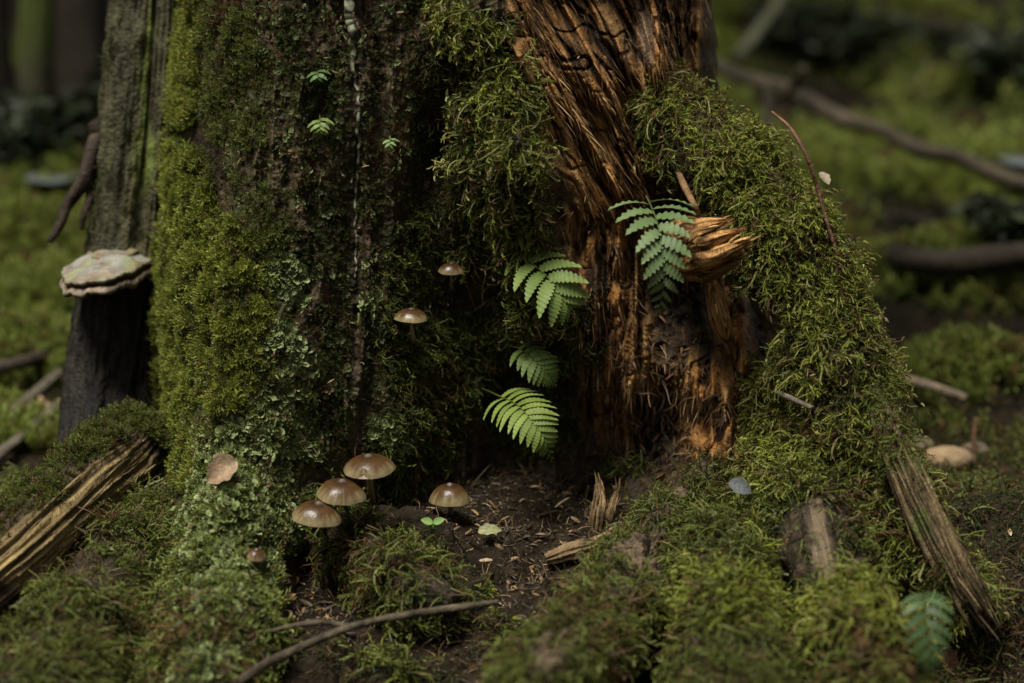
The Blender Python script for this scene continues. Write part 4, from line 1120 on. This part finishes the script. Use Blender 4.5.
sprig(433, 523, float(hq[1]) - .015, [(.45, 13, 4), (2.75, 13, 4), (-1.0, 9, 3.3), (-2.1, 9, 3.3)], 'four leaved green clover sprig under the lone bell shaped mushroom', 'sprig', (.12, .21, .05), (.2, .3, .08), (434, 540, float(hq[1])))
sprig(472, 383, .0, [(.6, 13, 3), (2.5, 13, 3.2), (-.3, 14, 3)], 'small three leaved sprig at the end of the curved fern stalk', 'sprig', (.08, .13, .04), (.14, .2, .07), (476, 398, .045))

# ------------------------------------------------------------------ twigs
def gnd(lst, lift=.013):
    """photo path resting on the ground: (px, py, radius px)"""
    o = []
    for x, y, r in lst:
        h = ground_hit(x, y); hh = h + (CAM - h) / np.linalg.norm(CAM - h) * lift * 2.2
        o.append([*hh, r * pxs(hh[1])])
    return np.array(o)
def twig(name, label, cat, branches, m=M_TWIG, a=(.05, .034, .022), b=(.20, .145, .095), kids='side_branch', moss=False):
    root = None
    for i, br_ in enumerate(branches):
        pth = gnd(br_) if len(br_[0]) == 3 else pxpath(br_)
        g, TH, S = tube_grid(pth, 40 * len(br_), 18, lambda TH, S, c, r: r[:, None] * (.22 * fbm(np.cos(TH) * 1.5, np.sin(TH) * 1.5, S * 70, 3) + .25 * np.maximum(vn(S * 33, 0 * TH, 3.3) - .45, 0)))
        if root is None: root = thing(name, pth[0, :3], label, cat)
        tube_obj('stem' if i == 0 else kids, g, m, root, col=barkcol(g, a, b, 90, seed=i))
    return root
twig('fallen_twig', 'forked grey brown twig lying across the soil at the bottom', 'twig',
     [[(222,694,-.43,5.2),(262,666,-.405,4.8),(300,648,-.385,4.4),(348,628,-.365,4.0),(395,617,-.35,4.0),(440,610,-.335,3.8),(470,606,-.325,3.6),(498,602,-.315,2.6)],
      [(352,627,-.366,3.0),(320,622,-.35,3.0),(285,628,-.34,2.5),(250,637,-.335,1.5)]], a=(.024, .019, .013), b=(.095, .076, .048))
twig('thin_twig', 'thin reddish twig arching along the outer edge of the mossy root', 'twig',
     [[(772,112,-.04,1.3),(790,128,-.08,1.6),(806,155,-.10,1.8),(818,190,-.10,2.0),(828,225,-.11,1.8),(840,262,-.12,1.2)]], a=(.06, .03, .02), b=(.16, .08, .05))
twig('broken_stick', 'short pale broken stick poking out left of the big mossy root', 'stick',
     [[(673,162,-.02,2.2),(684,185,-.075,3.4),(694,205,-.10,3.0),(702,219,-.09,1.4)]], a=(.05, .028, .014), b=(.20, .12, .055))
twig('dark_stick', 'short dark stick stuck in the moss above the bare grey root wood', 'stick',
     [[(772,390,-.12,2.4),(790,398,-.17,2.8),(812,408,-.20,2.4)]], a=(.05, .04, .03), b=(.16, .13, .1))
twig('hanging_rootlet', 'thin brown rootlet hanging between the highest mushroom and the ferns', 'rootlet',
     [[(455,238,.0,.9),(462,268,-.01,1.0),(474,305,.0,1.0),(484,332,.02,.9),(497,362,.04,.8),(488,380,.03,.7)], [(497,355,.04,.6),(488,368,.03,.6),(482,378,.03,.5)]], a=(.10, .05, .03), b=(.2, .1, .06), kids='side_branch')
twig('grass_stalk', 'green bent stalk hanging from the moss above the bare grey root wood', 'stalk',
     [[(812,470,-.19,1.0),(809,488,-.215,1.1),(806,502,-.22,1.0),(804,514,-.22,.8)]], a=(.12, .12, .03), b=(.2, .2, .06))
twig('dead_stick', 'thin brown stick lying over moss in the lower right foreground', 'stick',
     [[(748,630,-.36,1.2),(768,642,-.37,1.8),(790,655,-.38,1.8),(822,668,-.39,1.2)]], a=(.09, .05, .025), b=(.26, .15, .08))
twig('dead_stick', 'thin dark upright stick in front of the arched bare root', 'stick',
     [[(592,630,-.36,1.6),(580,652,-.40,2.4),(568,684,-.43,2.6)]], a=(.05, .04, .03), b=(.14, .11, .08))
twig('broken_branch', 'dark broken branch stub slanting off the far left edge of the trunk', 'branch',
     [[(118,116,.24,6),(100,134,.20,8),(90,158,.18,7),(84,180,.17,7.5),(68,204,.16,6),(60,224,.15,5),(50,242,.14,3)], [(84,178,.18,4.5),(90,196,.17,4),(84,214,.16,3.6),(82,230,.16,2)], [(108,120,.22,5),(98,128,.20,9),(90,130,.20,6)]],
     a=(.010, .007, .005), b=(.045, .032, .022))

# upright wood chips by the soil pocket
for pth, lb, am in [([(595,534,-.115,5),(598,512,-.115,6.5),(600,498,-.11,5),(597,484,-.105,1)], 'pale upright wood splinter standing in the soil pocket', .003),
                ([(546,560,4),(568,553,7),(592,546,6.5),(610,537,4),(622,531,1)], 'brown wood chip lying beside the upright splinter', .0035),
                ([(606,534,-.10,2.5),(611,512,-.09,3.2),(616,494,-.08,2.2),(614,486,-.08,.6)], 'narrow dark wood splinter behind the pale upright one', .0016)]:
    raw = len(pth[0]) == 3
    G, c_ = chunk(pth, am, am * .5, nr=80, nc=44, lo=(.045, .028, .014), hi=(.30, .20, .10), raw=gnd(pth, .006) if raw else None)
    L_ = np.linalg.norm(np.diff(G.mean(1), axis=0), axis=1).sum()
    v, f, cc_ = merge([tube_parts(G, c_), ragged(G, 60, L_ * .1, L_ * .4, .0004, .0012, (.05, .03, .014), (.32, .21, .10), spread=.1, liftr=.15)])
    tag(obj('wood_splinter', v, f, M_WOOD, None, col=cc_), lb, 'wood splinter')

# dead leaves
def dleaf(px, py, y, d, nrm, L, w, col, label, curl=.3, cup=.35, name='dead_leaf', lob=.12):
    
    h = P(px, py, y) if y is not None else ground_hit(px, py) + np.array([0, -.006, .010])
    s = pxs(h[1]); V, f = leaf_mesh(h, d, nrm, L * s, w * s, curl, cup, lob)
    c_ = mixc(np.array(col) * .6, np.array(col) * 1.15, np.clip(.5 + .8 * fbm(V[..., 0] * 220, V[..., 1] * 220, V[..., 2] * 220, 3), 0, 1))
    tag(obj(name, V, f, M_LEAF, None, col=c_), label, 'leaf')
dleaf(238, 462, ty(232, 466) - .020, (-1, -.25, -.45), (0, -.8, .6), 38, 15, (.28, .19, .11), 'crumpled tan dead leaf caught in the pale lichen', .35, .6)
dleaf(729, 482, -.205, (.85, -.3, -.25), (0, -.75, .66), 25, 9, (.085, .092, .092), 'grey wet leaf below the orange torn wood', .25, .3)
dleaf(478, 540, None, (.9, -.1, .25), (0, -.6, .8), 24, 7, (.20, .20, .08), 'yellow green curled leaf on the soil pocket', .3, .4)
dleaf(452, 632, None, (-.85, -.2, -.5), (0, -.6, .8), 32, 5, (.45, .34, .22), 'pale beige narrow leaf lying below the forked twig', .15, .4)
dleaf(300, 585, None, (-.7, -.3, -.5), (0, -.6, .8), 26, 6, (.27, .15, .05), 'orange brown curled leaf in the soil beneath the mushroom cluster', .3, .4)
dleaf(283, 612, None, (.5, -.2, .6), (0, -.6, .8), 18, 5, (.22, .11, .04), 'small rusty leaf above the forked twig', .3, .4)
dleaf(268, 673, None, (.9, -.1, .2), (0, -.6, .8), 20, 6, (.42, .33, .25), 'pale pinkish leaf scrap beneath the forked twig', .25, .4)
dleaf(820, 172, -.11, (.5, -.5, -.6), (.5, -.6, .6), 16, 7, (.30, .24, .17), 'cream leaf caught on the thin arching twig', .1, .2)
dleaf(940, 655, None, (.5, -.3, -.7), (0, -.8, .6), 30, 9, (.16, .08, .035), 'dark reddish dead leaf behind the lower right fern', .3, .4)

# litter
lit = sstep(.05, .6, segs(sx, sy, [(480,500,620,540,70),(560,560,520,590,50),(250,600,350,620,55),(640,640,660,680,60),(900,650,1000,640,80),(20,620,90,660,70),(430,640,480,660,50)])) + .10
p, nn = sample(SUBG, lit * (1 + 2 * np.clip(nzg, 0, 1)), 9000, False, (0, 0, 1)); n = len(p)
d = unit(rnd3(n) * [1, 1, .45]); L = .0028 * np.exp(rng.normal(.35, .65, n)); w = np.minimum(L * rng.uniform(.04, .22, n), .0022)
cs = mixc((.022, .013, .008), (.24, .145, .062), rng.random(n) ** 2.8); cs[rng.random(n) < .03] = (.36, .26, .15)
v, f, c_ = shard(n, p + np.array([0, 0, .003]), d, unit(nn + rnd3(n) * .4), L, w, cs)
p2_, n2_ = sample(SUBG, lit * 1.6 + .4, 15000, False, (0, 0, 1)); m2_ = len(p2_)
cb = mixc((.010, .007, .005), (.24, .155, .068), rng.random(m2_) ** 2.6)
q2_ = plant(T_HAIR, p2_, n2_ * .5 + rnd3(m2_), rnd3(m2_), rng.uniform(.005, .028, m2_), cb, cb * 1.2)
v, f, c_ = merge([(v, f, c_), q2_])
tag(obj('leaf_litter', v, f, M_LEAF, None, col=c_), 'brown crumbled wood and leaf bits scattered on the soil', 'litter', kind='stuff')

# ------------------------------------------------------------------ background
def gpt(px, py, lift=0.0):
    h = ground_hit(px, py); return h + np.array([0, 0, lift])
def bgstick(name, label, pts, m=M_TWIG, a=(.04, .03, .02), b=(.13, .10, .07), cat='branch', extra=()):
    """pts: (px, py, radius px, lift m, depth or None)"""
    root = None
    for i, pl in enumerate([pts, *extra]):
        w = []
        for px, py, r, dep in pl:
            q = P(px, py, dep) if dep is not None else gpt(px, py)
            if dep is None: q = q + (CAM - q) / np.linalg.norm(CAM - q) * (.035 + 2 * r * pxs(q[1]))
            w.append([*q, r * pxs(q[1])])
        g, TH, S = tube_grid(np.array(w), 60, 20, lambda TH, S, c, r: r[:, None] * (.3 * fbm(np.cos(TH) * 1.5, np.sin(TH) * 1.5, S * 12, 3) + .25 * fbm(S * 5, 0 * TH, 4.4, 2)))
        if root is None: root = thing(name, np.array(w)[0, :3], label, cat)
        tube_obj('stem' if i == 0 else 'side_branch', g, m, root, col=barkcol(g, a, b, 20, seed=i))
    return root
bgstick('fallen_branch', 'long fallen branch slanting across the blurred background on the right', [(690,52,6,1.75),(740,76,7,1.7),(790,90,7.5,1.6),(835,116,8,1.52),(880,130,7,1.45),(920,150,8,1.4),(960,158,7,1.35),(1010,180,8,1.3),(1080,194,8,1.25)],
        a=(.014, .012, .008), b=(.075, .060, .038), extra=[[(786,95,7,1.6),(796,82,5,1.58),(804,68,4,1.56)], [(770,84,5,1.6),(768,120,6,1.58),(764,150,7,1.55)]])
bgstick('dark_band_log', 'log shape added as the dark shade between mossy mounds below the long fallen branch', [(836,246,9,None),(900,258,12,None),(960,262,13,None),(1070,250,13,None)], a=(.010, .008, .006), b=(.040, .031, .022), cat='log')  # log shape added to darken the gap between the mounds
bgstick('dark_band_log', 'log shape added as a dark band farthest back at the top right corner', [(845,18,8,None),(920,26,10,None),(990,40,10,None),(1070,52,10,None)], a=(.010, .008, .006), b=(.040, .031, .022), cat='log')  # second added log shape, another dark band on the far floor
bgstick('dead_branch', 'thin dark dead branch crossing the moss at the right border', [(1060,222,4,None),(1000,236,5,None),(940,228,4,None),(890,214,3,None)], a=(.012, .010, .007), b=(.05, .04, .028), cat='branch')
bgstick('pale_stick', 'thin pale stick rising behind the trunk top on the right', [(738,58,6,2.3),(760,28,6,2.4),(790,-12,5,2.5)], a=(.05, .05, .03), b=(.10, .10, .06), cat='stick')
bgstick('leaning_stick', 'blurred stick leaning on the mossy bank beside the root', [(872,336,6,1.0),(905,290,7,1.15),(945,235,6,1.35)], a=(.08, .07, .05), b=(.2, .17, .12), cat='stick')
bgstick('lying_stick', 'short pale stick lying on moss behind the mossy root', [(884,376,6,None),(925,384,5,None),(966,398,4,None)], a=(.12, .085, .055), b=(.26, .2, .14), cat='stick')
rs = ground_hit(975, 462)
bgstick('red_stem', 'thin reddish stem standing by the tan stones', [(975,464,2.5,rs[1]),(974,440,2.5,rs[1]),(976,418,2,rs[1])], a=(.12, .06, .035), b=(.25, .13, .08), cat='stem')
bgstick('dark_branch', 'dark branch lying on moss at the far left edge', [(-20,372,7,None),(30,360,7,None),(85,340,7,None)], a=(.02, .016, .012), b=(.06, .046, .034))
bgstick('grey_stick', 'upper of two grey sticks crossing at the lower left edge', [(-10,432,6,None),(25,402,6,None),(60,372,5,None)], a=(.05, .042, .03), b=(.13, .11, .08), cat='stick')
bgstick('grey_stick', 'lower of two grey sticks crossing at the lower left edge', [(-10,462,7,None),(25,435,6,None),(58,405,5,None)], a=(.05, .042, .03), b=(.13, .11, .08), cat='stick')
bgstick('tan_stick', 'short tan stick end in front of the crossing grey sticks', [(38,398,4,None),(48,408,4,None),(58,418,3,None)], a=(.2, .13, .07), b=(.34, .24, .13), cat='stick')

def stone(px, py, y, w, h, col, label, seed):
    nr, nc = 24, 40; ph = np.linspace(0.02, math.pi - .02, nr); th = np.linspace(0, 2 * math.pi, nc, endpoint=False)
    PH, TH = np.meshgrid(ph, th, indexing='ij')
    y = ground_hit(px, py + h * .7)[1]
    d = np.stack([np.sin(PH) * np.cos(TH), np.sin(PH) * np.sin(TH), np.cos(PH)], -1)
    r = 1 + .25 * fbm(d[..., 0] * 1.4 + seed, d[..., 1] * 1.4, d[..., 2] * 1.4, 3)
    s = pxs(y); G = d * r[..., None] * np.array([w * s, w * s * .8, h * s]) + P(px, py, y)
    c_ = mixc(np.array(col) * .55, col, np.clip(.5 + .8 * fbm(G[..., 0] * 40, G[..., 1] * 40, G[..., 2] * 40, 3), 0, 1))
    tag(tube_obj('stone', G, M_SHELF, None, col=c_), label, 'stone')
stone(948, 459, .40, 27, 13, (.24, .165, .09), 'largest tan stone on the ground right of the mossy root', 3)
stone(922, 446, .47, 13, 8, (.17, .13, .08), 'small tan stone touching the left of the largest one', 8)
stone(975, 450, .50, 14, 8, (.13, .10, .065), 'small brown stone behind the reddish stem', 5)

# puddles
def puddle(px0, px1, py0, py1, name):
    a = np.linspace(0, 2 * math.pi, 40, endpoint=False)
    cxp, cyp = (px0 + px1) / 2, (py0 + py1) / 2
    c = gpt(cxp, cyp); s = pxs(c[1])
    rx = (px1 - px0) / 2 * s; ry = (py1 - py0) / 2 * s / max(.12, (CAM[2] - c[2]) / (c[1] + 2.2))
    wob = 1 + .15 * np.sin(3 * a) + .1 * np.sin(5 * a + 1)
    V = np.stack([c[0] + rx * wob * np.cos(a), c[1] + ry * wob * np.sin(a), np.full(40, c[2] + .02)], -1)
    V = np.concatenate([V, [[c[0], c[1], c[2] + .02]]])
    f = np.stack([np.arange(40), np.roll(np.arange(40), -1), np.full(40, 40)], -1)
    o = obj(name, V, f, M_WATER); tag(o, kind='structure')
M_WATER = bpy.data.materials.new('still_water'); M_WATER.use_nodes = True
b = M_WATER.node_tree.nodes['Principled BSDF']; b.inputs['Base Color'].default_value = (.07, .078, .076, 1); b.inputs['Roughness'].default_value = .45
nz = M_WATER.node_tree.nodes.new('ShaderNodeTexNoise'); nz.inputs['Scale'].default_value = 30
bp = M_WATER.node_tree.nodes.new('ShaderNodeBump'); bp.inputs['Strength'].default_value = .1
M_WATER.node_tree.links.new(nz.outputs['Fac'], bp.inputs['Height']); M_WATER.node_tree.links.new(bp.outputs[0], b.inputs['Normal'])
puddle(25, 90, 178, 194, 'water'); puddle(985, 1040, 155, 178, 'water'); puddle(895, 935, 78, 92, 'water')

# forest trees
def bg_tree(name, label, px, y, rpx, lean=0, ca=(.014, .011, .008), cb=(.045, .036, .024), moss_c=None, H=7.5, crown=1.8, nleaf=800, seed=1, group=None):
    c = P(px, 341, y); x0 = c[0]; s = pxs(y); z0 = float(gh(x0, y))
    r = rpx * s; rg = np.random.default_rng(seed)
    path = [[x0, y, z0 - .15, r * 1.5], [x0, y, z0 + .15, r * 1.15], [x0 + lean * .3, y, z0 + 1.0, r], [x0 + lean * .7, y + .05, z0 + H * .5, r * .7], [x0 + lean, y, z0 + H, r * .15]]
    G, TH, S = tube_grid(np.array(path), 200, 60, lambda TH, S, c, r_: r_[:, None] * (.14 * ridge(TH * 2.5, S * 2, seed, 3) + .06 * fbm(np.cos(TH) * 3, np.sin(TH) * 3, S * 9, 3)))
    c_ = barkcol(G, ca, cb, 14, seed)
    if moss_c is not None: c_ = mixc(c_, moss_c, sstep(-.2, .35, fbm(G[..., 0] * 6, G[..., 1] * 6, G[..., 2] * 4, 3)))
    root = thing(name, [x0, y, z0], label, 'tree', group)
    tube_obj('trunk', G, M_BARK, root, col=c_)
    n = nleaf
    limb = []
    cp = []
    for k in range(9):
        az = k * 2.4 + rg.uniform(0, .5); h0 = H * rg.uniform(.42, .9); L = crown * rg.uniform(.6, 1.0) * (1.25 - .6 * h0 / H)
        b0 = np.array([x0 + lean * h0 / H, y, z0 + h0]); dv = np.array([math.cos(az), math.sin(az), rg.uniform(.0, .35)])
        pp = np.array([[*b0, r * .35], [*(b0 + dv * L * .5 + [0, 0, .05]), r * .2], [*(b0 + dv * L), r * .04]])
        g, _, _ = tube_grid(pp, 16, 8); limb.append(g)
        tube_obj('limb', g, M_BARK, root, col=barkcol(g, ca, cb, 14))
        for tq in np.linspace(.25, 1, 7): cp.append(b0 + dv * L * tq)
    cp = np.array(cp)
    ctr = cp[rg.integers(0, len(cp), n)] + rg.normal(0, .20 * crown / 2, (n, 3))
    dd = unit(rg.normal(size=(n, 3))); ee = unit(np.cross(dd, rg.normal(size=(n, 3)))); sz = rg.uniform(.05, .13, n)[:, None]
    V = np.stack([ctr - dd * sz, ctr + ee * sz * .5, ctr + dd * sz, ctr - ee * sz * .5], 1).reshape(-1, 3)
    F = np.arange(n * 4).reshape(n, 4)
    cc_ = mixc((.025, .04, .012), (.07, .10, .025), rg.random(n))
    obj('crown', V, F, M_CROWN, root, col=np.repeat(cc_, 4, 0), smooth=False)
    return root
TREES = [
 ('mossy_tree', 'blurred tree with a mossy green trunk at the top left edge', 48, 1.75, 15, .12, (.06, .075, .014), 0.9),
 ('dark_tree', 'broad dark tree trunk right behind the left side of the big trunk', 98, 2.1, 30, -.1, None, 0.9),
 ('dark_tree', 'dark tree trunk cut by the left border of the picture', -6, 2.0, 26, .0, None, 0.9),
 ('dark_tree', 'narrow dark trunk in the gap beside the mossy green trunk', 30, 2.9, 16, .0, None, 0.9),
 ('dark_tree', 'farthest dark trunk between the mossy green trunk and the big trunk', 72, 3.4, 16, .05, None, 0.9),
 ('dark_tree', 'thin dark upright tree trunk in the blurred background at upper right', 936, 3.6, 6, .05, None, 1.2),
]
for i, (nm, lb, px, y, rp, ln_, mc, cr) in enumerate(TREES):
    bg_tree(nm, lb, px, y, rp, ln_, moss_c=mc, crown=cr, seed=20 + i, group='blurred forest trees behind the big trunk')

def shrub(label, px, py, w_, h_, n, seed):
    q = ground_hit(px, py); rg = np.random.default_rng(seed)
    root = thing('shrub', q, label, 'shrub', 'dark undergrowth in the blurred background')
    pts = []
    for k in range(9):
        e = q + np.array([rg.normal(0, w_ * .5), rg.normal(0, w_ * .3), h_ * rg.uniform(.5, 1.05)])
        m_ = (q + e) / 2 + np.array([rg.normal(0, w_ * .08), 0, h_ * .1])
        g, _, _ = tube_grid(np.array([[*q, .006], [*m_, .004], [*e, .0015]]), 16, 6)
        obj('stem', g, gfaces(16, 6, wrap=True), M_TWIG, root, col=barkcol(g))
        for t_ in np.linspace(.3, 1, 8): pts.append(q * (1 - t_) ** 2 + 2 * m_ * t_ * (1 - t_) + e * t_ ** 2)
    pts = np.array(pts)
    ctr = pts[rg.integers(0, len(pts), n)] + rg.normal(0, w_ * .10, (n, 3))
    dd = unit(rg.normal(size=(n, 3)) * [1, 1, .5]); ee = unit(np.cross(dd, rg.normal(size=(n, 3)))); sz = rg.uniform(.008, .022, n)[:, None]
    V = np.stack([ctr - dd * sz, ctr + ee * sz * .45, ctr + dd * sz, ctr - ee * sz * .45], 1).reshape(-1, 3)
    obj('foliage', V, np.arange(n * 4).reshape(n, 4), M_CROWN, root, col=np.repeat(mixc((.006, .009, .004), (.030, .040, .012), rg.random(n)), 4, 0), smooth=False)
shrub('dark low shrub at the foot of the mossy green trunk', 28, 176, .16, .12, 1600, 1)
shrub('dark shrub between the broken branch stub and the forest trunks', 84, 170, .15, .14, 1600, 2)
shrub('dark leafy shrub at the upper right border above the long fallen branch', 1000, 92, .20, .11, 1600, 3)
shrub('dim shrub in the gap above the fallen branch right of the pale stick', 830, 66, .20, .13, 1500, 4)
shrub('dark shrub behind the dark band at the right border', 1016, 242, .10, .045, 900, 5)

# ------------------------------------------------------------------ light
w = bpy.data.worlds.new('World'); sc.world = w; w.use_nodes = True
nt = w.node_tree; bg = nt.nodes['Background']
sky = nt.nodes.new('ShaderNodeTexSky'); sky.sky_type = 'NISHITA'; sky.sun_disc = False
SUN_EL, SUN_AZ = R(71), R(222)     # azimuth clockwise from +Y: behind the camera, a little to the left
sky.sun_elevation = SUN_EL; sky.sun_rotation = SUN_AZ; sky.dust_density = 4; sky.air_density = 1.0; sky.ozone_density = 0.6
hs = nt.nodes.new('ShaderNodeHueSaturation'); hs.inputs['Saturation'].default_value = .12
nt.links.new(sky.outputs[0], hs.inputs['Color']); nt.links.new(hs.outputs[0], bg.inputs['Color'])
bg.inputs['Strength'].default_value = 0.05
sd = bpy.data.lights.new('sun', 'SUN'); sd.energy = 5.0; sd.angle = R(22); sd.color = (1, .97, .88)
so = bpy.data.objects.new('sun', sd); COL.objects.link(so)
sdir = Vector((math.sin(SUN_AZ) * math.cos(SUN_EL), math.cos(SUN_AZ) * math.cos(SUN_EL), math.sin(SUN_EL)))
so.rotation_euler = sdir.to_track_quat('Z', 'Y').to_euler(); so.location = (-1, -1, 4)

sc.view_settings.view_transform = 'Standard'; sc.view_settings.look = 'None'
sc.view_settings.exposure = 0.45; sc.view_settings.gamma = 1.0; sc.view_settings.use_curve_mapping = False
sc.render.engine = 'CYCLES'
sc.cycles.use_denoising = True
sc.cycles.max_bounces = 5; sc.cycles.diffuse_bounces = 3; sc.cycles.glossy_bounces = 2; sc.cycles.transmission_bounces = 3
sc.render.film_transparent = False
print('polys', sum(len(o.data.polygons) for o in sc.objects if o.type == 'MESH'))
